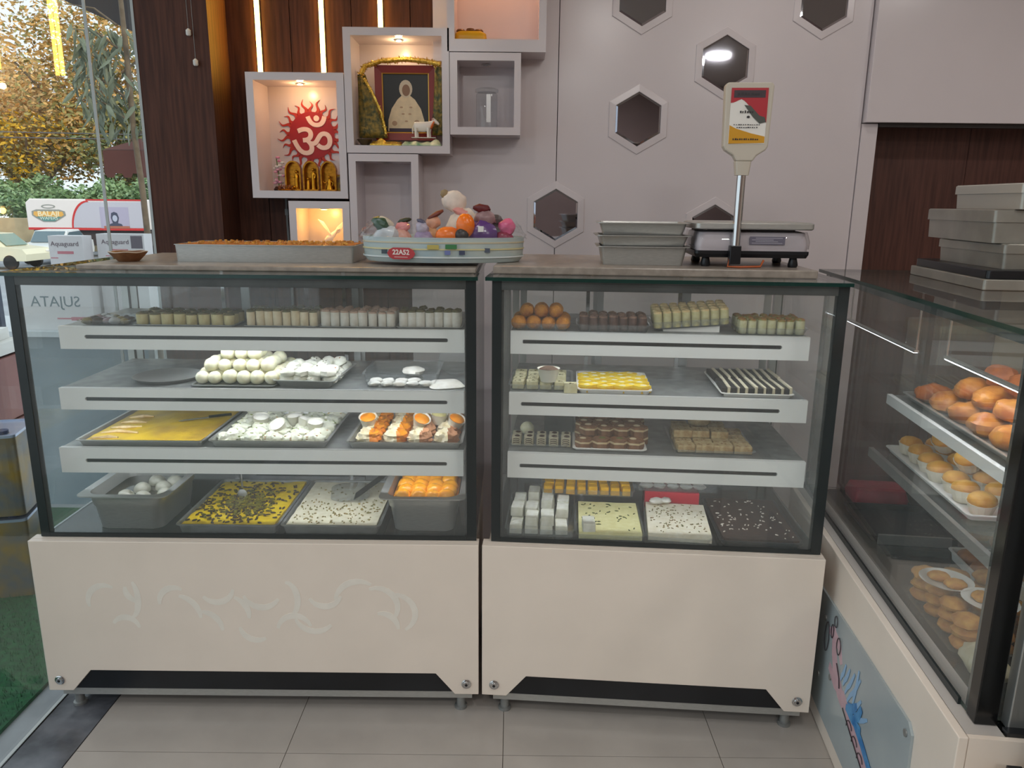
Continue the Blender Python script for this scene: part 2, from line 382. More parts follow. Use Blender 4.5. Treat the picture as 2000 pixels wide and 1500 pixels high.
# framed portrait with garlands
fp = root('framed_portrait', (-0.413, 1.075, 1.716), 0, 'red framed picture of a seated figure in a white robe', 'picture')
FR_R = pm('red_frame', (138, 38, 28), 0.4); FR_G = pm('gold_fillet', (196, 150, 70), 0.35, 0.6)
W_, H_ = 0.115, 0.268
ringo = lambda hw, z0, z1, y: [(-hw, y, z0), (hw, y, z0), (hw, y, z1), (-hw, y, z1)]
mk('frame', MB().loft([ringo(W_, 0, H_, 0), ringo(W_, 0, H_, -0.014), ringo(W_ - 0.026, 0.026, H_ - 0.026, -0.010), ringo(W_ - 0.026, 0.026, H_ - 0.026, 0), ringo(W_, 0, H_, 0)], 0, False, False), FR_R, fp)
mk('fillet', MB().loft([ringo(W_ - 0.0262, 0.0262, H_ - 0.0262, -0.002), ringo(W_ - 0.0262, 0.0262, H_ - 0.0262, -0.011), ringo(W_ - 0.030, 0.030, H_ - 0.030, -0.009), ringo(W_ - 0.030, 0.030, H_ - 0.030, -0.002), ringo(W_ - 0.0262, 0.0262, H_ - 0.0262, -0.002)], 0, False, False), FR_G, fp)
pcg = mk('picture', MB().box(-W_ + 0.026, W_ - 0.026, -0.003, -0.001, 0.026, H_ - 0.026), pm('dark_picture_ground', (38, 38, 36), 0.35), fp)
body = [(-0.07, 0.034), (-0.068, 0.075), (-0.055, 0.115), (-0.032, 0.148), (-0.016, 0.162), (0.016, 0.162), (0.034, 0.148), (0.056, 0.115), (0.068, 0.075), (0.07, 0.034)]
mk('robe_print', MB().prism(body, -0.0036, -0.0031, plane='xz'), pm('cream_print', (226, 206, 170), 0.5, var=0.08, vscale=40), pcg)
el = lambda cx, cz, a, b: [(cx + a * math.cos(2 * PI * i / 20), cz + b * math.sin(2 * PI * i / 20)) for i in range(20)]
mk('headcloth_print', MB().prism(el(0.0, 0.186, 0.025, 0.032), -0.0039, -0.0037, plane='xz'), pm('headcloth_print', (214, 198, 172), 0.5), pcg)
mk('face_print', MB().prism(el(0.001, 0.181, 0.015, 0.021), -0.0042, -0.004, plane='xz'), pm('skin_print', (142, 108, 84), 0.5), pcg)
for k, (a, b) in enumerate([(-0.018, 0.12), (0.018, 0.12), (-0.012, 0.096), (0.014, 0.096), (-0.045, 0.062), (0.04, 0.066), (0, 0.07)]):
    mk('fold_print', MB().prism(el(a, b, 0.006 + 0.004 * (k == 4 or k == 5), 0.003 + 0.006 * (k == 4 or k == 5)), -0.0040, -0.0038, plane='xz'), pm('fold_print', (186, 150, 118), 0.5), pcg)
mk('base_print', MB().box(-0.066, 0.02, -0.0041, -0.0038, 0.0325, 0.044), pm('purple_print', (58, 42, 62), 0.5), pcg)
TINS = pm('gold_tinsel', (190, 150, 40), 0.25, 0.8, rgb2=(250, 214, 110), vscale=120, bump=0.6, bscale=200)
TING = pm('green_tinsel', (58, 88, 60), 0.35, 0.3, rgb2=(120, 140, 70), vscale=90, bump=0.6, bscale=200)
def garland(label, pts, r, mat_, mat2=None):
    o_ = root('garland', (0, 0, 0), 0, label, 'garland', 'tinsel garlands round the portrait')
    P = []
    for i in range(len(pts) - 1):
        for t in range(6): P.append(Vector(pts[i]).lerp(Vector(pts[i + 1]), t / 6))
    P.append(Vector(pts[-1]))
    base = P[0].copy(); base.z = min(p.z for p in P) - r; o_.location = base
    P = [p - base for p in P]
    mk('cord', MB().tube(P, [r * (0.85 + 0.3 * random.random()) for _ in P], 8), mat_, o_, smooth=True)
    fr_ = MB()
    for p in P:
        for _ in range(5):
            a = Vector((jit(1), jit(0.6), jit(1))).normalized() * r * 1.7; s_ = Vector((jit(1), jit(1), jit(1))).normalized() * 0.002
            fr_.add([p + a * 0.3 - s_, p + a * 0.3 + s_, p + a + s_, p + a - s_], [(0, 1, 2, 3)])
    mk('fringe', fr_, mat2 or mat_, o_, kind='stuff')
    return o_
garland('gold tinsel garland arched over the top of the portrait', [(-0.575, 1.035, 1.945), (-0.56, 1.04, 1.975), (-0.50, 1.05, 1.996), (-0.41, 1.05, 2.003), (-0.33, 1.05, 1.996), (-0.277, 1.045, 1.985)], 0.009, TINS)
def drape(label, edge_l, edge_r, mt, seed):
    n = len(edge_l); g = 7; V = []
    for p, q in zip(edge_l, edge_r):
        for j in range(g):
            v = Vector(p).lerp(Vector(q), j / (g - 1)); v.y += 0.010 * noise.noise((v.x * 90 + seed, v.z * 12, seed)); V.append(v)
    base = Vector((min(v.x for v in V), min(v.y for v in V), min(v.z for v in V))); V = [v - base for v in V]
    o = mk('garland', MB().add(V, [(i * g + j, i * g + j + 1, (i + 1) * g + j + 1, (i + 1) * g + j) for i in range(n - 1) for j in range(g - 1)]), mt, None, base, 0, True, label=label, cat='garland', group='tinsel garlands round the portrait')
    s_ = o.modifiers.new('thickness', 'SOLIDIFY'); s_.thickness = 0.002
NET = pm('olive_gold_net', (66, 74, 44), 0.45, 0.2, rgb2=(150, 124, 50), vscale=70, bump=0.6, bscale=150)
drape('olive gold net drape hanging left of the portrait', [(-0.586, 1.03, 1.945 - 0.025 * i) for i in range(10)], [(-0.556 + 0.0085 * i, 1.035, 1.945 - 0.025 * i) for i in range(10)], NET, 2)
drape('olive gold net drape hanging right of the portrait', [(-0.298 - 0.0015 * i, 1.035, 1.975 - 0.027 * i) for i in range(10)], [(-0.272, 1.03, 1.975 - 0.027 * i) for i in range(10)], NET, 5)
garland('thin gold tinsel strand slanting across the portrait corner', [(-0.56, 1.02, 1.93), (-0.53, 1.02, 1.88), (-0.50, 1.025, 1.81), (-0.485, 1.03, 1.735)], 0.005, TINS)
# cloth and tinsel heap below portrait
def ribbon_cloth(name, label, cat, cx, cy, z, w_, d_, h, mt, seed):
    g = 14; m_ = MB(); V = []
    for s_ in (0, 1):
        for i in range(g + 1):
            for j in range(7):
                x, y = -w_ / 2 + w_ * i / g, -d_ / 2 + d_ * j / 6
                zz = h * (0.25 + 0.75 * abs(noise.noise((x * 28 + seed, y * 28, seed)))) * (1 if 0 < j < 6 and 0 < i < g else 0.15)
                V.append((x, y, (zz + 0.002) if s_ else 0))
    idx = lambda s_, i, j: s_ * (g + 1) * 7 + i * 7 + j
    fs = [(idx(1, i, j), idx(1, i + 1, j), idx(1, i + 1, j + 1), idx(1, i, j + 1)) for i in range(g) for j in range(6)]
    fs += [tuple(idx(0, *q) for q in ((i, j), (i, j + 1), (i + 1, j + 1), (i + 1, j))) for i in range(g) for j in range(6)]
    for i in range(g): fs += [(idx(0, i, 0), idx(0, i + 1, 0), idx(1, i + 1, 0), idx(1, i, 0)), (idx(0, i, 6), idx(1, i, 6), idx(1, i + 1, 6), idx(0, i + 1, 6))]
    for j in range(6): fs += [(idx(0, 0, j), idx(1, 0, j), idx(1, 0, j + 1), idx(0, 0, j + 1)), (idx(0, g, j), idx(0, g, j + 1), idx(1, g, j + 1), idx(1, g, j))]
    m_.add(V, fs)
    return mk(name, m_, mt, None, (cx, cy, z), 0, True, label=label, cat=cat)
ribbon_cloth('folded_cloth', 'crumpled pale green satin cloth under the portrait', 'cloth', -0.345, 1.005, 1.69, 0.145, 0.08, 0.034, pm('green_satin', (110, 156, 118), 0.3, rgb2=(226, 226, 190), vscale=30), 3)
ribbon_cloth('tinsel_heap', 'crumpled gold tinsel heap under the portrait', 'tinsel', -0.478, 1.005, 1.69, 0.115, 0.08, 0.036, TINS, 9)
mk('small_bowl', MB().lathe([(0.010, 0), (0.026, 0.018), (0.030, 0.022), (0.027, 0.021), (0.010, 0.004)], 18), pm('dark_bowl', (92, 78, 52), 0.4, 0.4), None, (-0.560, 0.995, 1.6895), 0, True, label='small dark metal bowl at the edge of the portrait box', cat='bowl')
# white cow figurine
COWW = pm('white_porcelain', (236, 228, 216), 0.3)
cw = root('cow_figurine', (-0.340, 1.005, 1.722), 0, 'white cow figurine with an orange garland before the portrait', 'figurine')
bd = MB()
bd.loft([[(x, 0.5 * r_ * math.cos(2 * PI * i / 14) * 1.1, zc + r_ * math.sin(2 * PI * i / 14)) for i in range(14)] for x, r_, zc in ((-0.036, 0.006, 0.042), (-0.034, 0.015, 0.040), (-0.018, 0.018, 0.038), (0.004, 0.0185, 0.038), (0.02, 0.017, 0.041), (0.030, 0.012, 0.048), (0.037, 0.009, 0.056), (0.042, 0.005, 0.058))])
bd.loft([[(x, 0.8 * r_ * math.cos(2 * PI * i / 12), zc + r_ * math.sin(2 * PI * i / 12)) for i in range(12)] for x, r_, zc in ((0.032, 0.006, 0.062), (0.038, 0.010, 0.061), (0.047, 0.008, 0.056), (0.055, 0.006, 0.050), (0.058, 0.003, 0.049))])
for (x, y) in ((-0.028, -0.008), (-0.024, 0.008), (0.018, -0.008), (0.022, 0.008)): bd.tube([(x, y, 0.034), (x - 0.001, y, 0.018), (x, y, 0.0)], [0.007, 0.0045, 0.005], 8)
bd.tube([(-0.036, 0, 0.045), (-0.042, 0, 0.03), (-0.041, 0, 0.014)], [0.002, 0.0015, 0.0025], 6)
mk('body', bd, COWW, cw, smooth=True)
for s_ in (-1, 1):
    mk('horn', MB().tube([(0.036, 0.005 * s_, 0.070), (0.036, 0.009 * s_, 0.078), (0.038, 0.008 * s_, 0.085)], [0.0025, 0.002, 0.0008], 6), pm('dark_horn', (90, 70, 55), 0.4), cw)
    mk('ear', MB().sphere((0.036, 0.012 * s_, 0.064), 0.004, 0, 8, 5, (0.6, 1.4, 0.7)), pm('pink_ear', (214, 120, 96), 0.5), cw)
mk('neck_garland', MB().tube([(0.034 + 0.006 * math.cos(a / 10 * 2 * PI), 0.013 * math.sin(a / 10 * 2 * PI), 0.045 + 0.012 * math.cos(a / 10 * 2 * PI)) for a in range(11)], 0.003, 6), pm('orange_marigold', (226, 110, 40), 0.6), cw)
mk('plinth', MB().box(-0.045, 0.045, -0.013, 0.013, -0.002, 0.0), COWW, cw)
# glass jar
jr = root('glass_jar', (-0.105, 1.03, 1.7575), 0, 'clear tall glass jar with a lid in the small wall box', 'jar')
mk('body', MB().lathe([(0.035, 0), (0.040, 0.004), (0.040, 0.12), (0.034, 0.128)], 24), CLEAR, jr, smooth=True)
mk('lid', MB().lathe([(0.041, 0.1285), (0.043, 0.131), (0.043, 0.139), (0.036, 0.142)], 24), CLEAR, jr, smooth=True)
mk('measuring_strip', MB().box(0.0, 0.016, -0.042, -0.0412, 0.02, 0.118), pm('silver_print', (206, 206, 206), 0.3, 0.6), jr)
# yellow toy in the orange box
ty = root('yellow_car_toy', (-0.165, 1.02, 2.0585), 0, 'yellow and brown moulded object in the orange lit box', 'ornament')
mk('shell', MB().loft([rrect(0.11, 0.05, 0.015, 0), rrect(0.12, 0.055, 0.02, 0.01), rrect(0.116, 0.05, 0.02, 0.026), rrect(0.09, 0.04, 0.015, 0.034)]), pm('yellow_enamel', (206, 160, 24), 0.35), ty, smooth=True)
for k, x in enumerate((-0.035, 0.0, 0.03)): mk('knob', MB().lathe([(0.016, 0.0345), (0.018, 0.037), (0.014, 0.042 + 0.003 * (k == 1))], 14, (x, 0, 0)), pm('brown_cap', (96, 60, 24), 0.4), ty, smooth=True)
# white bird
brd = root('bird_figure', (-0.715, 1.07, 1.268), 0, 'white bird figure with raised wings in the amber box', 'figurine')
b_ = MB(); b_.loft([[(x, 0.5 * r_ * math.cos(2 * PI * i / 12), z + r_ * math.sin(2 * PI * i / 12)) for i in range(12)] for x, r_, z in ((-0.03, 0.004, 0.07), (-0.02, 0.012, 0.075), (0.0, 0.016, 0.084), (0.014, 0.011, 0.097), (0.02, 0.008, 0.110), (0.03, 0.003, 0.113))])
mk('body', b_, COWW, brd, smooth=True)
for s_, sx in ((1, 1), (-1, -1)):
    mk('wing', MB().prism([(0.0, 0.085), (-0.03 * 1, 0.118), (-0.052, 0.150), (-0.030, 0.140), (-0.012, 0.112)] if s_ < 0 else [(0.008, 0.088), (0.02, 0.120), (0.045, 0.142), (0.05, 0.13), (0.03, 0.10)], -0.004 + 0.006 * s_, 0.001 + 0.006 * s_, plane='xz'), COWW, brd, bevel=0.001)
mk('stand', MB().lathe([(0.02, 0), (0.02, 0.004), (0.004, 0.01), (0.003, 0.072)], 14, (0, 0, 0)), COWW, brd, smooth=True)
# cable under the first box
mk('wall_cable', MB().tube([(-0.905, 1.125, 1.495), (-0.905, 1.125, 1.40), (-0.902, 1.125, 1.25), (-0.902, 1.125, 0.9)], 0.005, 8).box(-0.911, -0.899, 1.118, 1.132, 1.43, 1.455), pm('grey_cable', (120, 122, 122), 0.5), label='grey cable running down below the emblem box', cat='cable')

# led strips on the wood wall
LED = emit('warm_led', (255, 196, 76), 48)
for lab, x, z0 in (('warm led strip above the emblem box, nearest the pillar', -0.978, 1.945), ('warm led strip above the emblem box, beside the portrait box', -0.735, 1.945), ('short warm led strip above the portrait box', -0.512, 2.10)):
    r = root('led_strip', (x, 1.1345, z0), 0, lab, 'led strip', 'warm led strips on the wood wall')
    mk('channel', MB().box(-0.010, 0.010, 0, 0.005, 0, 2.70 - z0), ALU, r)
    mk('diffuser', MB().box(-0.0075, 0.0075, -0.004, -0.0002, 0.002, 2.70 - z0), LED, r)
# hanging switches on the pillar
for lab, x, z, top in (('upper white pull switch hanging on the dark pillar', -1.165, 2.055, 2.2), ('lower white pull switch hanging on the dark pillar', -1.148, 1.955, 2.2)):
    r = root('pull_switch', (x, 0.94, z), 0, lab, 'switch', 'pull switches on the pillar')
    mk('button', MB().lathe([(0.006, 0), (0.009, 0.004), (0.009, 0.018), (0.003, 0.024)], 12), PAPERW, r, smooth=True)
    mk('cord', MB().tube([(0, 0, 0.024), (0, 0, 2.74 - z)], 0.0008, 5), STEELD, r)

# hexagonal mirrors
hexp = lambda rad: [(rad * math.sin(PI / 3 * i), rad * math.cos(PI / 3 * i)) for i in range(6)]
def hexm(label, x, z):
    r = root('hexagon_mirror', (x, 1.1095, z), 0, label, 'mirror', 'hexagon mirrors on the white wall')
    f = lambda rad, y: [(a, y, b) for a, b in hexp(rad)]
    mk('frame', MB().loft([f(0.130, 0), f(0.130, -0.0016), f(0.128, -0.0030), f(0.102, -0.0046), f(0.1005, -0.0040), f(0.1005, 0), f(0.130, 0)], 0, False, False), WHITE, r)
    mk('mirror_glass', MB().loft([f(0.100, -0.0005), f(0.100, -0.002), f(0.092, -0.0038)]), MIRROR, r)
hexm('dark hexagon mirror cut by the top edge of the photo', 0.474, 2.237)
hexm('hexagon mirror by the overhead panel, cut by the photo top', 1.152, 2.226)
hexm('hexagon mirror showing a bright lamp reflection, behind the scale display', 0.797, 2.010)
hexm('dark hexagon mirror left of the scale display', 0.476, 1.805)
hexm('dark hexagon mirror on the wall joint near the gift hamper', 0.166, 1.442)
hexm('hexagon mirror half hidden behind the weighing scale', 0.796, 1.388)

# ceiling lamps above and behind the camera; rear pair added to brighten the case fronts
def ceil_lamp(x, y, e, lab):
    r = root('ceiling_light', (x, y, 2.7495), 0, lab, 'ceiling light', 'round ceiling lights')
    mk('rim', MB().lathe([(0.11, 0), (0.11, -0.012), (0.095, -0.014)], 28), PAPERW, r, smooth=True)
    mk('diffuser', MB().cyl((0, 0, -0.0165), 0.094, 0.002, 28), emit('ceiling_led', (255, 246, 232), 9), r)
    ld = bpy.data.lights.new('ceiling_lamp', 'AREA'); ld.shape = 'DISK'; ld.size = 0.19; ld.energy = e; ld.color = (1.0, 0.965, 0.935)
    lo = bpy.data.objects.new('ceiling_lamp', ld); COL.objects.link(lo); lo.parent = r; lo.location = (0, 0, -0.02)
LAMP_E = 9.0
for (x, y, e, lab) in ((1.73, -2.75, 1.5, 'round ceiling light reflected in the hexagon mirror'), (-0.5, -2.9, 1.5, 'added unseen ceiling light at the rear of the shop, window side'),
                       (0.6, -3.7, 2.0, 'added unseen ceiling light at the very back of the shop'), (0.6, -1.5, 0.9, 'round ceiling light over the middle of the shop'), (-0.6, -0.6, 0.3, 'round ceiling light above the left counter'),
                       (2.1, -0.3, 0.7, 'round ceiling light above the side counter'), (0.9, 0.55, 0.15, 'round ceiling light near the white wall')):
    ceil_lamp(x, y, LAMP_E * e, lab)
# ================================================================== DISPLAY CASES
FA = Frame((-1.362, 0), 0); FB = Frame((-0.080, 0), -4.2); FC = Frame((0.968, 0.5), -96.6)
LEDW = emit('white_led', (240, 246, 255), 1.0)
def slot_board(x0, x1, z0, z1, y0, y1, sx0, sx1, sz, sr):
    """board with a long rounded slot cut through its face"""
    bm = bmesh.new()
    out = [(x0, z0), (x1, z0), (x1, z1), (x0, z1)]
    n = 6
    slot = [(sx1 + sr * math.cos(R(-90 + 180 * k / n)), sz + sr * math.sin(R(-90 + 180 * k / n))) for k in range(n + 1)] + [(sx0 + sr * math.cos(R(90 + 180 * k / n)), sz + sr * math.sin(R(90 + 180 * k / n))) for k in range(n + 1)]
    for y in (y0, y1):
        es = []
        for loop in (out, slot):
            vs_ = [bm.verts.new((a, y, b)) for a, b in loop]
            es += [bm.edges.new((vs_[i], vs_[(i + 1) % len(vs_)])) for i in range(len(vs_))]
        bmesh.ops.triangle_fill(bm, use_beauty=True, edges=es)
    for loop in (out, slot):
        for i in range(len(loop)):
            a, b = loop[i], loop[(i + 1) % len(loop)]
            bm.faces.new([bm.verts.new((a[0], y0, a[1])), bm.verts.new((b[0], y0, b[1])), bm.verts.new((b[0], y1, b[1])), bm.verts.new((a[0], y1, a[1]))])
    bmesh.ops.remove_doubles(bm, verts=bm.verts, dist=1e-5); bmesh.ops.recalc_face_normals(bm, faces=bm.faces)
    me = bpy.data.meshes.new('fascia'); bm.to_mesh(me); bm.free(); me.materials.append(FASCIA)
    return me
def led_bar(parent, x0, x1, y, z, watt, col=(0.92, 0.97, 1.0), name='led_tube'):
    t = mk(name, MB().box(x0, x1, y - 0.006, y + 0.006, z, z + 0.006), ALU, parent)
    mk('led_diffuser', MB().box(x0 + 0.005, x1 - 0.005, y - 0.005, y + 0.005, z - 0.002, z - 0.0002), emit('led_bar_%d' % int(watt * 10), (240, 247, 255), watt), t)
def glass_case(fr, name, label, L, D, ztop, slab, slabz, legs, leds, doors):
    c = root(name, fr.w(0, 0, 0), fr.rz, label, 'display case', 'sweet display cases')
    mk('body', MB().box(0.012, L - 0.012, 0.0195, D, 0.068, 0.5295), CASEW, c)
    pan = [(0, 0.067), (0, 0.545), (L, 0.545), (L, 0.067), (L - 0.070, 0.067), (L - 0.126, 0.135), (0.130, 0.135), (0.072, 0.067)]
    fp_ = mk('front_panel', MB().prism(pan, 0.0, 0.018, plane='xz'), CASEW, c, bevel=0.0015)
    mk('ledge', MB().box(0, L, 0.0185, 0.045, 0.530, 0.545), CASEW, c)
    mk('kick_board', MB().box(0.06, L - 0.06, 0.012, 0.0190, 0.068, 0.142), BLACK, c)
    mk('bottom_rail', MB().box(0.032, L - 0.02, 0.014, D - 0.01, 0.045, 0.0665), STEEL, c)
    for lx in (0.065, L - 0.055):
        for ly in (0.036, D - 0.06):
            mk('leg', MB().lathe([(0.019, 0), (0.019, 0.008), (0.013, 0.010), (0.013, 0.0448)], 14, (lx, ly, 0)), STEELD, c, smooth=True)
    for lx in (0.036, L - 0.036):
        bt = mk('bolt', MB().lathe([(0.0145, 0), (0.0145, 0.002), (0.012, 0.0035), (0.009, 0.0035), (0.009, 0.007)], 18, (lx, -0.0002, 0.102), axis='y'), CHROME, fp_, smooth=True)
        mk('bolt_hole', MB().cyl((lx, -0.0073, 0.102), 0.0045, 0.0004, 6, axis='y'), BLACK, fp_)
    mk('deck', MB().box(0.03, L - 0.012, 0.0455, D - 0.03, 0.530, 0.548), DECK, c)
    g0, g1 = 0.024, L - 0.008
    mk('front_glass', MB().box(g0, g1, 0.030, 0.038, 0.546, ztop - 0.010, 0, 'y'), [GLASS, GEDGE], c)
    mk('side_glass', MB().box(g0, g0 + 0.008, 0.0385, D, 0.549, ztop - 0.010, 0, 'x'), [GLASS, GEDGE], c)
    mk('side_glass', MB().box(g1 - 0.008, g1, 0.0385, D, 0.549, ztop - 0.010, 0, 'x'), [GLASS, GEDGE], c)
    mk('top_glass', MB().box(0.006, L - 0.002, 0.016, D, ztop - 0.0095, ztop, 0, 'z'), [GLASS, GEDGE], c)
    zt = ztop - 0.010
    mk('corner_strip', MB().box(g0 - 0.001, g0 + 0.024, 0.0285, 0.0297, 0.5465, zt).box(g0 + 0.0085, g0 + 0.030, 0.0386, 0.042, 0.549, zt), TAPE, c)
    mk('corner_strip', MB().box(g1 - 0.026, g1 + 0.001, 0.0285, 0.0297, 0.5465, zt).box(g1 - 0.030, g1 - 0.0085, 0.0386, 0.042, 0.549, zt), TAPE, c)
    mk('edge_strip', MB().box(g0 + 0.0245, g1 - 0.0265, 0.0285, 0.0297, zt - 0.024, zt), TAPE2, c)
    mk('edge_strip', MB().box(g0 + 0.0245, g1 - 0.0265, 0.0285, 0.0297, 0.5465, 0.560), TAPE, c)
    mk('top_slab', MB().box(slab[0], slab[1], 0.115, D + 0.02, ztop + 0.0005, slabz), SLAB, c, bevel=0.003)
    for lx in (0.036, L - 0.042):
        mk('rear_post', MB().box(lx, lx + 0.022, D - 0.028, D - 0.002, 0.549, zt), ALU, c)
    mk('rear_rail', MB().box(0.06, L - 0.045, D - 0.028, D - 0.002, 0.549, 0.565), ALU, c)
    mk('rear_rail', MB().box(0.06, L - 0.045, D - 0.028, D - 0.002, zt - 0.02, zt), ALU, c)
    for (a, b, yy) in doors:
        dd = mk('sliding_door', MB().box(a, a + 0.022, yy, yy + 0.010, 0.566, zt - 0.021).box(b - 0.022, b, yy, yy + 0.010, 0.566, zt - 0.021).box(a + 0.022, b - 0.022, yy, yy + 0.010, 0.566, 0.588).box(a + 0.022, b - 0.022, yy, yy + 0.010, zt - 0.043, zt - 0.021), ALU, c)
        mk('door_glass', MB().box(a + 0.0225, b - 0.0225, yy + 0.003, yy + 0.007, 0.5885, zt - 0.0435), GLASSB, dd)
    for k, (y, z0, z1, gz) in enumerate(((0.17, 1.064, 1.130, 1.100), (0.135, 0.893, 0.957, 0.925), (0.10, 0.714, 0.789, 0.751))):
        s0, s1 = 0.062, L - 0.048
        sh = mk('shelf', MB().box(s0, s1, y + 0.0165, D - 0.05, z1 - 0.010, z1 - 0.002), STEELD, c)
        fa = put('fascia', slot_board(s0, s1, z0, z1, y, y + 0.016, 0.140 if L > 1 else 0.101, L - 0.10 if L > 1 else 0.817, gz, 0.0056), sh)
        ga, gb_ = (0.140, L - 0.10) if L > 1 else (0.101, 0.817)
        mk('slot_backing', MB().box(ga - 0.003, gb_ + 0.003, y + 0.003, y + 0.0155, gz - 0.0053, gz + 0.0053), BLACK, fa)
        for lx in (s0 + 0.10, s1 - 0.12):
            mk('bracket', MB().prism([(y + 0.03, z1 - 0.0105), (D - 0.055, z1 - 0.0105), (D - 0.055, z1 - 0.075), (D - 0.085, z1 - 0.075)], lx, lx + 0.005, plane='yz'), STEELD, sh)
        if leds[k + 1]: led_bar(sh, s0 + 0.02 + leds[k + 1][1], s1 - 0.02, y + 0.030, z1 - 0.0185, leds[k + 1][0])
    for lx in (0.30 * L, 0.62 * L):
        mk('upright', MB().box(lx, lx + 0.012, D - 0.048, D - 0.034, 0.549, zt), CHROME, c)
    if leds[0]: led_bar(c, 0.1 + leds[0][1], L - 0.1, 0.10, zt - 0.0075, leds[0][0])
    return c, fp_
LA, LB, DEP = 1.272, 0.945, 0.62
caseA, panA = glass_case(FA, 'display_case', 'wide glass sweet display case nearest the window', LA, DEP, 1.296, (0.165, LA - 0.012), 1.310, 4,
                         (None, (44, 0.25), (34, 0.0), (26, 0.0)), ((0.062, 0.46, 0.600), (0.45, 0.84, 0.584), (0.83, 1.222, 0.600)))
caseB, panB = glass_case(FB, 'display_case', 'glass sweet display case in the middle, under the scale', LB, DEP, 1.296, (0.016, LB - 0.062), 1.318, 4,
                         ((10, 0.0), (22, 0.0), (3, 0.0), (22, 0.0)), ((0.062, 0.33, 0.600), (0.32, 0.62, 0.584), (0.61, 0.895, 0.600)))
# pale residue of removed lettering on the first case
RES = pm('lettering_residue', (233, 226, 214), 0.5, var=0.03, vscale=20)
def stroke(pts, w_):
    n = len(pts); L_, R_ = [], []
    for i, p in enumerate(pts):
        a = Vector(pts[max(i - 1, 0)]); b = Vector(pts[min(i + 1, n - 1)]); d_ = (b - a).normalized(); q = Vector((-d_.y, d_.x)) * w_ * (0.35 + 0.65 * math.sin(PI * (i + 0.5) / n))
        L_.append(Vector(p) + q); R_.append(Vector(p) - q)
    return [tuple(v) for v in L_ + R_[::-1]]
def arc(cx, cz, r, a0, a1, sx=1, n=9): return [(cx + sx * r * math.cos(R(a0 + (a1 - a0) * i / n)), cz + r * math.sin(R(a0 + (a1 - a0) * i / n))) for i in range(n + 1)]
res = [arc(0.20, 0.36, 0.05, 200, 60), arc(0.27, 0.37, 0.06, -80, 60, 0.4), arc(0.25, 0.27, 0.04, 150, 10), arc(0.30, 0.40, 0.04, 170, 260), arc(0.40, 0.36, 0.045, 190, 60), arc(0.40, 0.31, 0.07, 80, 0), arc(0.52, 0.41, 0.05, 220, 350), arc(0.47, 0.27, 0.06, 90, 0), arc(0.55, 0.32, 0.06, 70, -10), arc(0.65, 0.40, 0.055, 200, 330), arc(0.63, 0.29, 0.05, 190, 300),
       arc(0.72, 0.37, 0.055, 90, -70, 0.6), arc(0.74, 0.27, 0.05, 170, 20), arc(0.83, 0.40, 0.05, 210, 340), arc(0.80, 0.33, 0.06, 200, 320), arc(0.93, 0.36, 0.07, 170, 60), arc(0.98, 0.35, 0.06, 110, -40), arc(0.99, 0.28, 0.05, 100, 0), arc(1.03, 0.33, 0.06, 100, -60)]
rm = MB()
for k, p in enumerate(res): rm.prism(stroke(p, 0.0095), -0.0004 - 0.00002 * k, -0.0001, plane='xz')
mk('lettering_residue', rm, RES, panA)

# ================================================================== TRAYS AND SWEETS
def tray_mesh(w_, d_, h, flare=0.012, rim=0.006, th=0.0015, mat_=None, r=0.012):
    m_ = MB()
    m_.loft([rrect(w_ - 2 * flare - 2 * rim, d_ - 2 * flare - 2 * rim, r * 0.7, 0), rrect(w_ - 2 * rim, d_ - 2 * rim, r, h - 0.002), rrect(w_, d_, r + rim * 0.5, h - 0.002), rrect(w_, d_, r + rim * 0.5, h), rrect(w_ - 2 * rim - 2 * th, d_ - 2 * rim - 2 * th, r, h), rrect(w_ - 2 * flare - 2 * rim - 2 * th, d_ - 2 * flare - 2 * rim - 2 * th, r * 0.7, th)])
    return m_.mesh('tray', mat_ or STEEL, True)
def tray(fr, x, y, z, w_, d_, h, label, mat_=None, rz=0, name='steel_tray', cat='tray', group=None, **k):
    """x, y: centre in the case's frame"""
    return put(name, tray_mesh(w_, d_, h, mat_=mat_, **k), None, fr.w(x, y, z), fr.rz + rz, label=label, cat=cat, group=group)
def lump_mesh(name, r, sq, mats, seed=0, amp=0.12, freq=1.8, seg=14, rings=9, top=None, flat=-0.7):
    m_ = MB(); m_.sphere((0, 0, 0), 1, 0, seg, rings)
    V = []
    for v in m_.v:
        p = Vector(v); n_ = noise.noise(p * freq + Vector((seed * 7.3, seed, 1))) + 0.4 * noise.noise(p * freq * 2.7 + Vector((seed, 3, seed * 2)))
        q = p * (1 + amp * n_); q.z = max(q.z, flat)
        V.append((q.x * r * sq[0], q.y * r * sq[1], (q.z - flat) * r * sq[2]))
    m_.v = V
    if top is not None:
        for i, f in enumerate(m_.f):
            if sum(m_.v[j][2] for j in f) / len(f) > top * r: m_.m[i] = 1
    return m_.mesh(name, mats, True)
ORD = 'first second third fourth fifth sixth seventh eighth ninth tenth eleventh twelfth'.split()
def clusters(vals, gap):
    s_ = sorted(set(vals)); ids = {}; k = 0
    for i, v in enumerate(s_):
        if i and v - s_[i - 1] > gap: k += 1
        ids[v] = k
    return ids, k + 1
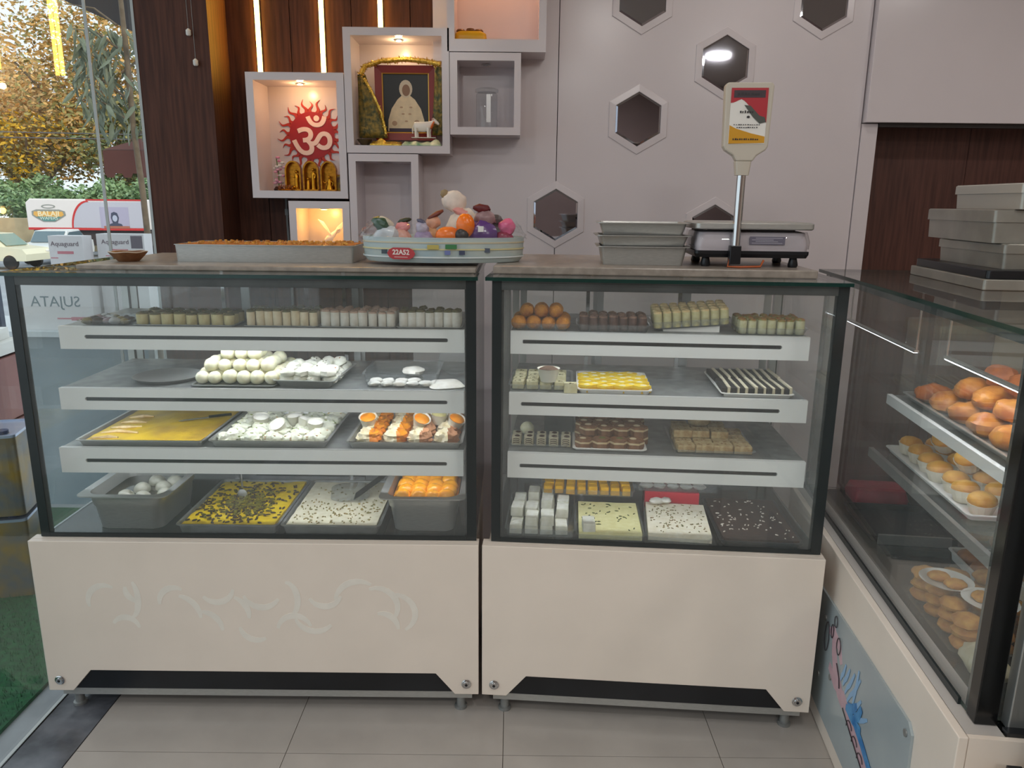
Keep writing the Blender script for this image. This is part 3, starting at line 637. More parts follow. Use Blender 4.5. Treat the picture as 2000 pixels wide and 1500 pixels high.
def place_words(pos, gy=0.0165, gz=0.011):
    """say where each of several alike pieces lies: layer, row, order from the left"""
    zi, nz = clusters([p[2] for p in pos], gz); out = []
    yi = {}; ny = {}
    for k in range(nz): yi[k], ny[k] = clusters([p[1] for p in pos if zi[p[2]] == k], gy)
    for p in pos:
        L_ = zi[p[2]]; r_ = yi[L_][p[1]]; w_ = []
        mates = sorted(q[0] for q in pos if zi[q[2]] == L_ and yi[L_][q[1]] == r_)
        if nz > 1: w_.append('top layer' if L_ == nz - 1 else ('bottom layer' if L_ == 0 else 'middle layer'))
        if ny[L_] > 1: w_.append('front row' if r_ == 0 else ('back row' if r_ == ny[L_] - 1 else ORD[r_] + ' row'))
        if len(mates) > 1: w_.append(ORD[mates.index(p[0])] + ' from left')
        out.append(', '.join(w_))
    return out
def spread(name, meshes, pos, label, cat, group, fr, zrot=PI, tilt=0.0, smin=0.93, smax=1.07):
    words = place_words(pos)
    for (x, y, z), wd in zip(pos, words):
        o = put(name, random.choice(meshes), None, fr.w(x, y, z), fr.rz + jit(zrot), label=label + (', ' + wd if wd else ''), cat=cat, group=group)
        o.rotation_euler.x = jit(tilt); o.rotation_euler.y = jit(tilt)
        s_ = random.uniform(smin, smax); o.scale = (s_, s_, s_)
def bits_mesh(w_, d_, n, size, h=0.0012, hug=None, cz=0):
    m_ = MB()
    for _ in range(n):
        x, y = jit(w_ / 2), jit(d_ / 2)
        if hug and not hug(x, y): continue
        a = random.random() * PI; l, b = size * random.uniform(0.6, 1.3), size * random.uniform(0.25, 0.5)
        ca, sa = math.cos(a), math.sin(a); z = cz + random.random() * h * 0.6
        pts = [(-l, 0), (-l * 0.3, -b), (l * 0.5, -b * 0.8), (l, 0), (l * 0.4, b), (-l * 0.4, b * 0.9)]
        m_.loft([[(x + u * ca - v * sa, y + u * sa + v * ca, z - 0.0006) for u, v in pts], [(x + u * ca * 0.8 - v * sa * 0.8, y + u * sa * 0.8 + v * ca * 0.8, z + h) for u, v in pts]])
    return m_
def slab_mesh(name, w_, d_, h, mat_, rough_=0.002, g=18, freq=40, seed=1, r=0.006):
    m_ = MB(); V = []; fs = []
    for i in range(g + 1):
        for j in range(g + 1):
            x, y = -w_ / 2 + w_ * i / g, -d_ / 2 + d_ * j / g
            V.append((x, y, h + rough_ * noise.noise((x * freq, y * freq, seed))))
    n0 = len(V)
    for i in range(g + 1):
        for j in range(g + 1): V.append((-w_ / 2 + w_ * i / g, -d_ / 2 + d_ * j / g, 0))
    ix = lambda i, j: i * (g + 1) + j
    for i in range(g):
        for j in range(g): fs += [(ix(i, j), ix(i + 1, j), ix(i + 1, j + 1), ix(i, j + 1)), tuple(n0 + q for q in (ix(i, j), ix(i, j + 1), ix(i + 1, j + 1), ix(i + 1, j)))]
        fs += [(ix(i, 0), n0 + ix(i, 0), n0 + ix(i + 1, 0), ix(i + 1, 0)), (ix(i, g), ix(i + 1, g), n0 + ix(i + 1, g), n0 + ix(i, g)), (ix(0, i), ix(0, i + 1), n0 + ix(0, i + 1), n0 + ix(0, i)), (ix(g, i), n0 + ix(g, i), n0 + ix(g, i + 1), ix(g, i + 1))]
    m_.add(V, fs)
    return m_.mesh(name, mat_, True)
def S(name, rgb, rgb2=None, rough=0.55, vscale=50, bump=0.25, bscale=160, **k): return pm(name, rgb, rough, rgb2=rgb2 or tuple(max(0, c_ - 18) for c_ in rgb), vscale=vscale, bump=bump, bscale=bscale, **k)
CREAM = S('cream_sweet', (236, 222, 190), (222, 204, 166)); MILK = S('milk_white_sweet', (240, 236, 226), (226, 220, 206))
PEDA = S('pale_yellow_sweet', (214, 202, 150), (196, 180, 124)); NUT = S('nut_topping', (120, 96, 52), (84, 92, 40), vscale=140)
YEL = S('saffron_yellow', (236, 204, 22), (220, 182, 12), rough=0.35); ORG = S('orange_filling', (244, 158, 24), (226, 120, 12), rough=0.35)
PIST = S('pistachio_bits', (150, 170, 66), (104, 124, 40)); COCO = S('dark_bits', (76, 58, 30), (48, 40, 22))
CHOC = S('chocolate', (64, 42, 34), (46, 30, 26), rough=0.4); SEED = S('white_seeds', (232, 226, 212))
def roll_mesh(name, r, h, body, top, seed):
    random.seed(seed); m_ = MB()
    m_.lathe([(r * 0.92, 0), (r, 0.003), (r, h * 0.86), (r * 0.9, h * 0.96), (r * 0.6, h)], 14)
    nb = len(m_.f)
    for i, f in enumerate(m_.f):
        if min(m_.v[j][2] for j in f) > h * 0.84: m_.m[i] = 1
    for _ in range(4):
        m_.sphere((jit(r * 0.45), jit(r * 0.45), h), r * random.uniform(0.16, 0.3), 1, 6, 4, (1.2, 0.8, 0.6))
    return m_.mesh(name, [body, top], True)

DK = 0.5485                                         # deck height
ZS1, ZS2, ZS3 = 1.1285, 0.9555, 0.7875              # shelf heights
# ---- case A, top shelf
def flat_tray(fr, xa, xb, ya, yb, z, label, mat_=STEELD, h=0.006):
    return tray(fr, (xa + xb) / 2, (ya + yb) / 2, z, xb - xa, yb - ya, h, label, mat_, flare=0.003, rim=0.003)
def rows_of(name, xa, xb, n, ya, rows, pitch, z, meshes, label, group, fr, cat='sweet', stag=0.0):
    pos = []
    for j in range(rows):
        for i in range(n): pos.append((xa + (xb - xa) * (i + 0.5) / n + jit(0.0015), ya + pitch * (j + 0.5) + jit(0.002), z))
    spread(name, meshes, pos, label, cat, group, fr)
g1 = [('pale yellow sweet', 0.266, 0.555, 8, PEDA, NUT, 0.0165, 0.036, 'third'), ('cream sweet roll', 0.588, 0.797, 8, CREAM, NUT, 0.0125, 0.050, ''), ('pinkish topped white roll', 0.806, 1.022, 8, MILK, S('pinkish_top', (222, 190, 170)), 0.0130, 0.048, ''), ('white sweet roll with nut top', 1.030, 1.212, 7, MILK, NUT, 0.0128, 0.050, '')]
where = ['in wide tray, left case top', 'in left case top shelf', 'in left case top shelf', 'by left case corner post']
for k, (lab, a, b, n, body, topm, r_, h_, _) in enumerate(g1):
    flat_tray(FA, a - 0.004, b + 0.004, 0.188, 0.33, ZS1, ['thin steel tray under the pale yellow round sweets', 'thin steel tray under the cream rolls', 'thin steel tray under the pinkish topped white rolls', 'thin steel tray under the nut topped white rolls'][k])
    ms = [roll_mesh('sweet_roll', r_, h_, body, topm, 40 + k * 5 + q) for q in range(3)]
    random.seed(100 + k)
    rows_of('sweet_roll', a, b, n, 0.198, 3, 2 * r_ + 0.006, ZS1 + 0.002, ms, lab + ' ' + where[k], lab + 's', FA)
random.seed(3)
tray(FA, 0.18, 0.26, ZS1, 0.155, 0.15, 0.016, 'shallow tray of foil sweets at the window end of the top shelf', CLEAR, name='clear_tray')
fm = [lump_mesh('foil_sweet', 0.013, (1.2, 1, 0.8), [S('foil_sweet_%d' % q, c_)], q, 0.2) for q, c_ in enumerate(((150, 132, 84), (70, 44, 28), (170, 150, 156), (206, 206, 204)))]
for q, (lab, n) in enumerate((('olive brown lump in clear tray by window', 4), ('dark brown lump in clear tray by window', 4), ('mauve lump in clear tray by window', 3), ('silver white lump in clear tray by window', 4))):
    spread('foil_sweet', [fm[q]], [(0.125 + 0.027 * ((i * 4 + q) % 5) + jit(0.004), 0.215 + 0.03 * ((i * 4 + q) // 5) + jit(0.003), ZS1 + 0.003) for i in range(n)], lab, 'sweet', 'mixed sweets in the clear tray', FA)
# ---- case A, second shelf
rp = MB(); rp.lathe([(0.085, 0), (0.097, 0.010), (0.100, 0.012), (0.096, 0.0115), (0.083, 0.002)], 32)
mk('round_plate', rp, STEEL, None, FA.w(0.315, 0.275, ZS2), 0, True, label='empty round steel plate on the second shelf of the left case', cat='plate')
bt = [lump_mesh('milk_ball', 0.0215, (1, 1, 0.95), [S('milk_ball', (244, 240, 212), (236, 230, 190), rough=0.4, sss=0.15)], q, 0.04, 1.5, flat=-0.9) for q in range(3)]
pos = []
for lay, (nx, ny) in enumerate(((6, 6), (5, 4), (3, 2))):
    for i in range(nx):
        for j in range(ny): pos.append((0.55 + (i - (nx - 1) / 2) * 0.0415 + jit(0.003), 0.205 + 0.028 * lay + j * 0.040 + jit(0.003), ZS2 + 0.003 + lay * 0.031))
flat_tray(FA, 0.425, 0.672, 0.165, 0.43, ZS2, 'thin steel tray under the heap of white milk balls')
spread('milk_ball', bt, pos, 'glossy white milk ball in heap', 'sweet', 'white milk balls in a heap', FA)
WN = S('white_nut_sweet', (244, 242, 230), (228, 226, 206), bump=0.5); 
tw = tray(FA, 0.762, 0.30, ZS2, 0.185, 0.27, 0.022, 'steel tray heaped with white nut sprinkled sweets, left case second shelf', STEEL, rz=-0.06)
nl = []
for q in range(4):
    me = lump_mesh('nut_sweet', 0.021, (1.15, 1.0, 0.75), [WN, NUT], q + 20, 0.22, 2.2)
    nl.append(me)
def nutty(base, q):
    m_ = MB(); m_.v = [tuple(v.co) for v in base.vertices]; m_.f = [list(p.vertices) for p in base.polygons]; m_.m = [0] * len(m_.f)
    random.seed(q)
    for _ in range(5):
        v = base.vertices[random.randrange(len(base.vertices))].co
        if v.z > 0.014: m_.box(v.x - 0.0025, v.x + 0.0025, v.y - 0.0012, v.y + 0.0012, v.z - 0.001, v.z + 0.001, 1 + (q % 2))
    return m_.mesh('nut_sweet', [base.materials[0], NUT, S('red_bits', (196, 120, 80))], True)
nl = [nutty(me, q + 5) for q, me in enumerate(nl)]; random.seed(11)
pos = [(0.700 + 0.041 * i + jit(0.004) - 0.0, 0.205 + 0.040 * j + jit(0.004), ZS2 + 0.006 + 0.021 * lay) for lay in (0, 1) for i in range(4) for j in range(6 - lay) if not (lay and random.random() < 0.12)]
spread('nut_sweet', nl, pos, 'white nut sweet in heaped steel tray', 'sweet', 'white nut sweets in the heaped tray', FA, tilt=0.25)
tray(FA, 1.035, 0.28, ZS2, 0.225, 0.21, 0.042, 'clear plastic tray nearly emptied of white sweets, second shelf', CLEAR, name='clear_tray', flare=0.006)
wf = [lump_mesh('flat_sweet', 0.019, (1.1, 1, 0.45), [MILK], 60 + q, 0.2) for q in range(3)]
spread('flat_sweet', wf, [(0.955 + 0.038 * i, 0.200 + jit(0.004), ZS2 + 0.003) for i in range(5)] + [(0.955 + 0.038 * i, 0.240 + jit(0.004), ZS2 + 0.003) for i in range(4)], 'flat white leftover sweet in clear tray', 'sweet', 'leftover white sweets', FA)
spread('flat_sweet', [lump_mesh('flat_sweet', 0.030, (1.1, 0.9, 0.55), [MILK], 70, 0.25)], [(1.055, 0.340, ZS2 + 0.0035)], 'single larger white sweet at the back of the clear tray', 'sweet', None, FA, zrot=0.1)
ldm = MB(); ldm.lathe([(0.048, 0), (0.05, 0.004), (0.048, 0.008), (0.040, 0.009)], 28, axis='y', c=(0, 0, 0.050))
lo_ = mk('container_lid', ldm, CLEAR, None, FA.w(1.180, 0.36, ZS2), 0, True, label='round translucent plastic container lid standing beside the clear tray', cat='plate'); lo_.rotation_euler.x = -0.2  # a translucent container lid, leaning upright
mk('paper_sheet', MB().loft([rrect(0.10, 0.09, 0.02, 0), rrect(0.104, 0.094, 0.02, 0.003), rrect(0.08, 0.07, 0.02, 0.012)]), MILK, None, FA.w(1.165, 0.215, ZS2), 0.3, True, label='white crumpled paper cup at the end of the second shelf', cat='paper cup')
# ---- case A, third shelf
tray(FA, 0.285, 0.305, ZS3, 0.372, 0.385, 0.020, 'wide steel tray of yellow cream sweet, half served, third shelf', STEEL, flare=0.008)
yb = root('cream_slab', FA.w(0.285, 0.305, ZS3 + 0.0018), 0, 'yellow saffron cream filling the wide tray, scraped at one side', 'sweet')
put('slab', slab_mesh('slab', 0.336, 0.348, 0.011, pm('saffron_cream', (228, 190, 24), 0.35, rgb2=(178, 142, 48), vscale=9, bump=0.3, bscale=60), 0.003, 20, 30, 4), yb)
sc = MB()
for k in range(5):
    sc.tube([(-0.155 + jit(0.006), -0.155 + 0.055 * k, 0.012), (-0.11, -0.150 + 0.055 * k + jit(0.01), 0.014), (-0.065 + jit(0.02), -0.145 + 0.055 * k + jit(0.01), 0.012)], [0.003, 0.007, 0.003], 6)
mk('cream_ridge', sc, S('cream_ridge', (232, 208, 160), (206, 170, 110)), yb, smooth=True, kind='stuff')
kn = root('serving_knife', FA.w(0.36, 0.36, ZS3 + 0.0165), 0.5, 'dark knife lying in the yellow cream tray', 'knife')
mk('blade', MB().prism([(-0.06, -0.004), (0.03, -0.006), (0.03, 0.005), (-0.045, 0.005)], 0, 0.0015), STEELD, kn)
mk('handle', MB().loft([[(x, 0.007 * math.cos(a), 0.003 + 0.004 * math.sin(a)) for a in (0, PI / 3, 2 * PI / 3, PI, 4 * PI / 3, 5 * PI / 3)] for x in (0.0305, 0.06, 0.10)]), BLACK, kn)
tray(FA, 0.657, 0.305, ZS3, 0.348, 0.385, 0.022, 'steel tray of white pistachio sweets and cups, third shelf', STEEL, flare=0.008)
ps = []
for q in range(4):
    b0 = lump_mesh('pistachio_sweet', 0.027, (1.2, 0.92, 0.70), [S('pista_white', (240, 240, 222), (224, 224, 196), bump=0.9, bscale=90)], 80 + q, 0.32, 2.8, 18, 12)
    m_ = MB(); m_.v = [tuple(v.co) for v in b0.vertices]; m_.f = [list(p.vertices) for p in b0.polygons]; m_.m = [0] * len(m_.f); random.seed(q)
    for _ in range(9):
        v = b0.vertices[random.randrange(len(b0.vertices))].co
        if v.z > 0.008: m_.box(v.x - 0.003, v.x + 0.003, v.y - 0.0014, v.y + 0.0014, v.z - 0.001, v.z + 0.0012, 1 + (q == 3))
    ps.append(m_.mesh('pistachio_sweet', [b0.materials[0], PIST, S('almond_bits', (206, 170, 120))], True))
random.seed(21)
spread('pistachio_sweet', ps, [(0.535 + 0.062 * i + jit(0.006), 0.165 + 0.048 * j + jit(0.005), ZS3 + 0.002) for i in range(5) for j in range(6)], 'white oval pistachio sweet in middle tray', 'sweet', 'white pistachio sweets', FA, zrot=0.5)
cupw = MB(); cupw.lathe([(0.018, 0), (0.026, 0.030), (0.027, 0.031), (0.025, 0.029), (0.020, 0.025)], 18)
def cup(fr, x, y, z, label, fill, tilt=(0, 0), grp=None, r=1.0):
    o = root('sweet_cup', fr.w(x, y, z), fr.rz, label, 'sweet cup', grp); o.rotation_euler.x, o.rotation_euler.y = tilt; o.scale = (r, r, r)
    mk('cup', cupw, pm('white_foam_cup', (240, 236, 220), 0.5), o, smooth=True)
    mk('filling', MB().lathe([(0.0205, 0.0255), (0.0222, 0.029), (0.012, 0.034), (0.004, 0.035)], 16), fill, o, smooth=True)
for (x, y, lab, t) in ((0.585, 0.285, 'white cup of cream standing among pistachio sweets, window side', (0.2, 0.1)), (0.665, 0.225, 'white cup tipped towards the front in the pistachio tray', (0.5, -0.3)), (0.725, 0.26, 'white cup of cream behind the tipped cup', (-0.1, 0.3)), (0.765, 0.235, 'wide white cup on the right side of the pistachio tray', (0.15, 0.1)), (0.69, 0.30, 'white cup at the back of the pistachio tray', (0.1, -0.1))):
    cup(FA, x, y, ZS3 + 0.020, lab, MILK, t, 'cream cups in the pistachio tray')
tray(FA, 1.052, 0.305, ZS3, 0.338, 0.385, 0.022, 'steel tray of orange filled sweets and cups, third shelf', STEEL, flare=0.008)
PSH = S('pink_brown_shred', (206, 150, 110), (180, 116, 76), bump=0.7); CRM2 = S('cream_crumble', (240, 230, 204), (224, 206, 160), bump=0.8, bscale=90)
def half(q, c2):
    m_ = lump_mesh('filled_sweet', 0.033, (1.1, 1.1, 0.74), [CRM2, c2], 120 + q, 0.34, 3.2, 22, 14)
    for p in m_.polygons: p.material_index = 1 if p.center.x > 0.004 else 0
    return m_
cols = [ORG, ORG, PSH, PSH]
random.seed(31)
fpos = [(0.942 + 0.076 * i + jit(0.003), 0.18 + 0.075 * j + jit(0.004), ZS3 + 0.002, i) for j in range(4) for i in range(4)]
fmesh = [half(i, cols[i]) for i in range(4)]
for (x, y, z, i), wd in zip(fpos, place_words([p[:3] for p in fpos])):
    put('filled_sweet', fmesh[i], None, FA.w(x, y, z), jit(0.12), label=('cream crumble sweet split with orange, ', 'crumbled sweet with pinkish brown shreds, ')[i > 1] + wd, cat='sweet', group=('orange split sweets', 'pinkish crumble sweets')[i > 1])
for (x, y, lab, f_, t) in ((0.925, 0.255, 'white cup of orange filling at the tray corner', ORG, (0.35, 0.0)), (1.08, 0.255, 'white cup of orange filling tipped in the middle of the tray', ORG, (0.4, 0.35)), (1.135, 0.285, 'white cup of pale yellow cream behind the crumble sweets', S('pale_cream', (226, 214, 150)), (0.1, 0.1)), (1.185, 0.255, 'white cup of orange filling near the corner post', ORG, (0.3, 0.4))):
    cup(FA, x, y, ZS3 + 0.032, lab, f_, t, 'filled cups in the orange tray', 1.05)
# ---- case A, deck
def deep_pan(fr, x, y, z, w_, d_, h, label):
    m_ = MB()
    m_.loft([rrect(w_ - 0.075, d_ - 0.075, 0.03, 0), rrect(w_ - 0.055, d_ - 0.055, 0.035, h * 0.62), rrect(w_ - 0.048, d_ - 0.048, 0.035, h * 0.66), rrect(w_ - 0.040, d_ - 0.040, 0.035, h - 0.006), rrect(w_, d_, 0.022, h - 0.003), rrect(w_, d_, 0.022, h), rrect(w_ - 0.044, d_ - 0.044, 0.034, h - 0.001), rrect(w_ - 0.060, d_ - 0.060, 0.033, h * 0.6), rrect(w_ - 0.08, d_ - 0.08, 0.03, 0.003)])
    return mk('deep_pan', m_, STEEL, None, fr.w(x, y, z), fr.rz, True, label=label, cat='pan', group='deep steel pans')
deep_pan(FA, 0.250, 0.195, DK, 0.262, 0.30, 0.113, 'deep steel pan of white balls in syrup, window end of the deck')
sy = pm('brown_syrup', (70, 66, 58), 0.08); so = pm('orange_syrup', (206, 120, 16), 0.08)
mk('syrup', MB().loft([rrect(0.196, 0.234, 0.03, 0), rrect(0.203, 0.241, 0.033, 0.012)]), sy, None, FA.w(0.250, 0.195, DK + 0.066), 0, True, label='dark thin syrup filling the window end pan', cat='syrup')
bl = [lump_mesh('syrup_ball', 0.024, (1, 1, 0.95), [S('grey_white_ball', (168, 166, 152), (150, 147, 132), rough=0.25)], 140 + q, 0.04, flat=-0.5) for q in range(2)]
spread('syrup_ball', bl, [(x, y, DK + 0.068) for x, y in ((0.225, 0.125), (0.280, 0.115), (0.330, 0.150), (0.245, 0.185), (0.300, 0.205), (0.318, 0.245), (0.26, 0.25))], 'greyish white ball in dark syrup pan', 'sweet', 'balls in the syrup pan', FA)
tray(FA, 0.545, 0.236, DK, 0.298, 0.375, 0.028, 'steel tray of bright yellow sweet with dark bits, deck', STEELD, flare=0.006)
ys = root('yellow_slab', FA.w(0.545, 0.236, DK + 0.0018), 0, 'bright yellow slab sweet strewn with dark brown nut bits', 'sweet')
put('slab', slab_mesh('slab', 0.270, 0.345, 0.024, YEL, 0.005, 22, 26, 5), ys)
random.seed(41)
mk('topping', bits_mesh(0.26, 0.335, 800, 0.0078, 0.003, lambda x, y: random.random() < 0.22 + 0.95 * math.exp(-((x / 0.08) ** 2 + ((y + 0.02) / 0.10) ** 2)), 0.0245), COCO, ys, kind='stuff')
mk('pistachio_topping', bits_mesh(0.24, 0.30, 620, 0.0085, 0.0040, lambda x, y: random.random() < math.exp(-((x / 0.07) ** 2 + ((y + 0.02) / 0.09) ** 2)), 0.0255), S('olive_bits', (128, 118, 30), (92, 88, 24)), ys, kind='stuff')
sp = root('serving_spoon', FA.w(0.515, 0.27, DK + 0.030), 0, 'steel spoon stuck upright in the yellow slab sweet', 'spoon')
mk('bowl', MB().sphere((0, 0, 0.006), 0.017, 0, 12, 7, (0.9, 0.3, 1)), STEEL, sp, smooth=True)
mk('handle', MB().tube([(0, 0.004, 0.028), (-0.006, 0.02, 0.07), (-0.010, 0.035, 0.11)], [0.0035, 0.003, 0.0045], 8), CHROME, sp, smooth=True)
tray(FA, 0.842, 0.238, DK, 0.290, 0.375, 0.028, 'steel tray of white sweet with nut flecks, deck', STEELD, flare=0.006)
ws = root('white_slab', FA.w(0.842, 0.238, DK + 0.0018), 0, 'white slab sweet with small nut flecks, partly cut away', 'sweet')
put('slab', slab_mesh('slab', 0.262, 0.345, 0.023, S('ivory_slab', (236, 230, 206), (222, 214, 184)), 0.003, 20, 30, 6), ws)
mk('topping', bits_mesh(0.25, 0.33, 300, 0.0042, 0.002, lambda x, y: y < 0.02 or random.random() < 0.15, 0.0235), S('tan_flecks', (176, 150, 92), (120, 116, 60)), ws, kind='stuff')
pk = MB(); pk.loft([rrect(0.10, 0.13, 0.03, 0), rrect(0.12, 0.15, 0.03, 0.008), rrect(0.11, 0.14, 0.03, 0.012)])
mk('plastic_wrap', pk, CLEAR, None, FA.w(0.85, 0.30, DK + 0.0275), 0.2, True, label='crumpled clear plastic sheet on the white slab sweet', cat='plastic sheet')
k2 = root('cutting_knife', FA.w(0.875, 0.235, DK + 0.042), 0.95, 'dark bladed knife leaning in the white slab tray', 'knife'); k2.rotation_euler.y = -0.25
mk('blade', MB().prism([(-0.01, -0.009), (0.01, -0.012), (0.125, -0.013), (0.125, 0.012), (0.02, 0.012)], 0, 0.002), pm('dark_steel_blade', (92, 94, 92), 0.35, 0.8), k2)
mk('handle', MB().loft([[(x, 0.009 * math.cos(a), 0.001 + 0.006 * math.sin(a)) for a in (0, PI / 3, 2 * PI / 3, PI, 4 * PI / 3, 5 * PI / 3)] for x in (0.1255, 0.16, 0.21)]), BLACK, k2)
deep_pan(FA, 1.108, 0.200, DK, 0.252, 0.30, 0.113, 'deep steel pan of orange balls beside the corner post')
mk('syrup', MB().loft([rrect(0.186, 0.234, 0.03, 0), rrect(0.193, 0.241, 0.033, 0.016)]), so, None, FA.w(1.108, 0.200, DK + 0.068), 0, True, label='orange syrup filling the pan beside the corner post', cat='syrup')
ob = [lump_mesh('orange_ball', 0.025, (1.05, 1, 0.9), [S('orange_ball', (250, 176, 26), (244, 150, 14), rough=0.2, vscale=20)], 150 + q, 0.05, flat=-0.5) for q in range(2)]
spread('orange_ball', ob, [(1.045 + 0.043 * i + jit(0.004), 0.116 + 0.0425 * j + jit(0.002), DK + 0.0845) for i in range(4) for j in range(5)], 'glossy orange ball in syrup pan', 'sweet', 'orange balls in syrup', FA)
# ---- case B, top shelf (frame FB)
def dish(fr, xa, xb, ya, yb, z, label, h=0.022, rz=0, tilt=0):
    o = tray(fr, (xa + xb) / 2, (ya + yb) / 2, z, xb - xa, yb - ya, h, label, CLEAR, rz, 'clear_dish', 'dish', None, flare=0.008, rim=0.003)
    o.rotation_euler.y = tilt
    return o
dish(FB, 0.064, 0.232, 0.185, 0.36, ZS1, 'clear dish holding the orange laddoo balls')
lad = [lump_mesh('laddoo', 0.0215, (1, 1, 0.95), [S('laddoo', (214, 140, 34), (178, 104, 22), bump=0.9, bscale=220)], 160 + q, 0.05, flat=-0.85) for q in range(3)]
spread('laddoo', lad, [(0.083 + 0.0425 * i, 0.212 + 0.042 * j, ZS1 + 0.003) for i in range(4) for j in range(3)] + [(0.104 + 0.0425 * i, 0.232 + 0.042 * j, ZS1 + 0.035) for i in range(3) for j in range(2)], 'round orange laddoo in clear dish', 'laddoo', 'orange laddoos', FB)
dish(FB, 0.248, 0.460, 0.185, 0.32, ZS1, 'clear dish holding the chocolate rolls')
cr_ = [roll_mesh('chocolate_roll', 0.0135, 0.043, S('choc_roll', (84, 54, 42), (64, 40, 34)), S('choc_top', (140, 104, 84), (90, 60, 46)), 170 + q) for q in range(3)]
random.seed(51)
rows_of('chocolate_roll', 0.258, 0.450, 7, 0.197, 4, 0.028, ZS1 + 0.003, cr_, 'dark chocolate roll in clear dish', 'chocolate rolls', FB)
dd_ = dish(FB, 0.468, 0.690, 0.215, 0.35, ZS1 + 0.014, 'clear dish of nut topped cream rolls, propped at a slant', rz=0.0, tilt=-0.085)
cb_ = [roll_mesh('cream_nut_roll', 0.0128, 0.048, S('green_cream', (206, 198, 150), (190, 178, 122)), S('amber_top', (196, 150, 84), (232, 214, 160)), 180 + q) for q in range(3)]
for j in range(4):
    for i in range(8):
        x = 0.485 + 0.0268 * i
        o = put('cream_nut_roll', random.choice(cb_), None, FB.w(x, 0.235 + 0.028 * j, ZS1 + 0.0175 + (x - 0.579) * 0.085 + 0.0035 * j), FB.rz, label='cream roll with amber top in slanted dish, %s row, %s from left' % (('front', 'second', 'third', 'back')[j], ORD[i]), cat='sweet', group='cream nut rolls'); o.rotation_euler.y = -0.085
mk('paper_wedge', MB().prism([(0.50, 0), (0.66, 0), (0.66, 0.0185), (0.50, 0.005)], -0.05, 0.05, plane='xz'), PAPERW, None, FB.w(0, 0.285, ZS1), FB.rz, label='folded white card propping up the slanted dish', cat='card')
dish(FB, 0.700, 0.897, 0.185, 0.33, ZS1, 'clear dish of pistachio cream rolls at the right end')
cc_ = [roll_mesh('pistachio_roll', 0.0118, 0.043, S('pale_green_cream', (204, 200, 164), (184, 178, 130)), S('red_green_top', (170, 96, 44), (128, 132, 60), vscale=90), 190 + q) for q in range(3)]
random.seed(53)
rows_of('pistachio_roll', 0.706, 0.890, 7, 0.197, 4, 0.030, ZS1 + 0.003, cc_, 'pale green roll at top shelf end', 'pistachio cream rolls', FB)
# ---- case B, second shelf
tray(FB, 0.150, 0.275, ZS2, 0.19, 0.22, 0.018, 'clear tray of pale cut squares, middle case second shelf', CLEAR, name='clear_tray', flare=0.005)
def block_mesh(name, w_, d_, h, mats, seed, top=True):
    random.seed(seed); m_ = MB(); j_ = lambda: jit(0.0012)
    m_.loft([rrect(w_ + j_(), d_ + j_(), 0.003, 0, 2), rrect(w_, d_, 0.004, h * 0.8, 2), rrect(w_ * 0.96, d_ * 0.95, 0.004, h, 2)])
    if top:
        for _ in range(4): m_.sphere((jit(w_ * 0.3), jit(d_ * 0.3), h), 0.0025, 1, 6, 4, (1.3, 0.8, 0.5))
    return m_.mesh(name, mats, True)
pb = [block_mesh('pale_square', 0.034, 0.036, 0.022, [S('ivory_square', (222, 216, 180), (208, 198, 152)), NUT], q) for q in range(3)]
random.seed(61)
spread('pale_square', pb, [(0.085 + 0.040 * i, 0.20 + 0.044 * j, ZS2 + 0.003) for i in range(4) for j in range(4) if (i, j) != (3, 1)], 'pale ivory square in clear tray', 'sweet', 'pale ivory squares', FB, zrot=0.12)
spread('pale_square', pb, [(0.225 + 0.012, 0.165, ZS2 + 0.003)], 'pale ivory square standing outside the clear tray corner', 'sweet', None, FB, zrot=0.1, smin=1.1, smax=1.1)
cup(FB, 0.172, 0.195, ZS2 + 0.0255, 'tall white cup with a brown topping on the ivory squares', S('brown_topping', (110, 84, 66)), (0, 0), None, 1.25)
tray(FB, 0.362, 0.275, ZS2, 0.215, 0.25, 0.014, 'white tray of yellow and white diamond sweets', PAPERW, name='white_tray', flare=0.004)
yw = []
for q in range(3):
    m_ = MB(); dm = [(0.026, 0), (0, 0.021), (-0.026, 0), (0, -0.021)]
    m_.loft([[(a, b, 0) for a, b in dm], [(a, b, 0.013) for a, b in dm]], 0); m_.loft([[(a * 0.98, b * 0.98, 0.0131) for a, b in dm], [(a * 0.98, b * 0.98, 0.019) for a, b in dm]], 1)
    m_.sphere((jit(0.006), jit(0.005), 0.019), 0.006, 2, 8, 5, (1.6, 0.9, 0.35))
    yw.append(m_.mesh('diamond_sweet', [S('yellow_layer', (238, 196, 22), (226, 174, 14)), S('yellow_top', (250, 222, 60), (246, 200, 30)), S('white_leaf', (244, 238, 222))]))
random.seed(63)
spread('diamond_sweet', yw, [(0.285 + 0.052 * i + (0.026 if j % 2 else 0), 0.178 + 0.024 * j, ZS2 + 0.003) for j in range(8) for i in range(4 - (j % 2))], 'yellow diamond sweet on white tray', 'sweet', 'yellow diamond sweets', FB, zrot=0.06)
tray(FB, 0.765, 0.305, ZS2, 0.205, 0.30, 0.012, 'white tray under the black and white striped sweets', PAPERW, name='white_tray', flare=0.004)
st = []
for q in range(3):
    m_ = MB()
    for k in range(2): m_.prism([(-0.085 + 0.005 * q, -0.012), (0.085, -0.012), (0.085 + 0.002 * q, 0.012), (-0.083, 0.012)], 0.0 + 0.0, 0.014) if k == 0 else None
    st.append(None)
SW, SB = S('stripe_white', (226, 218, 194), (210, 198, 166)), S('stripe_black', (44, 40, 38), (28, 26, 26))
random.seed(65)
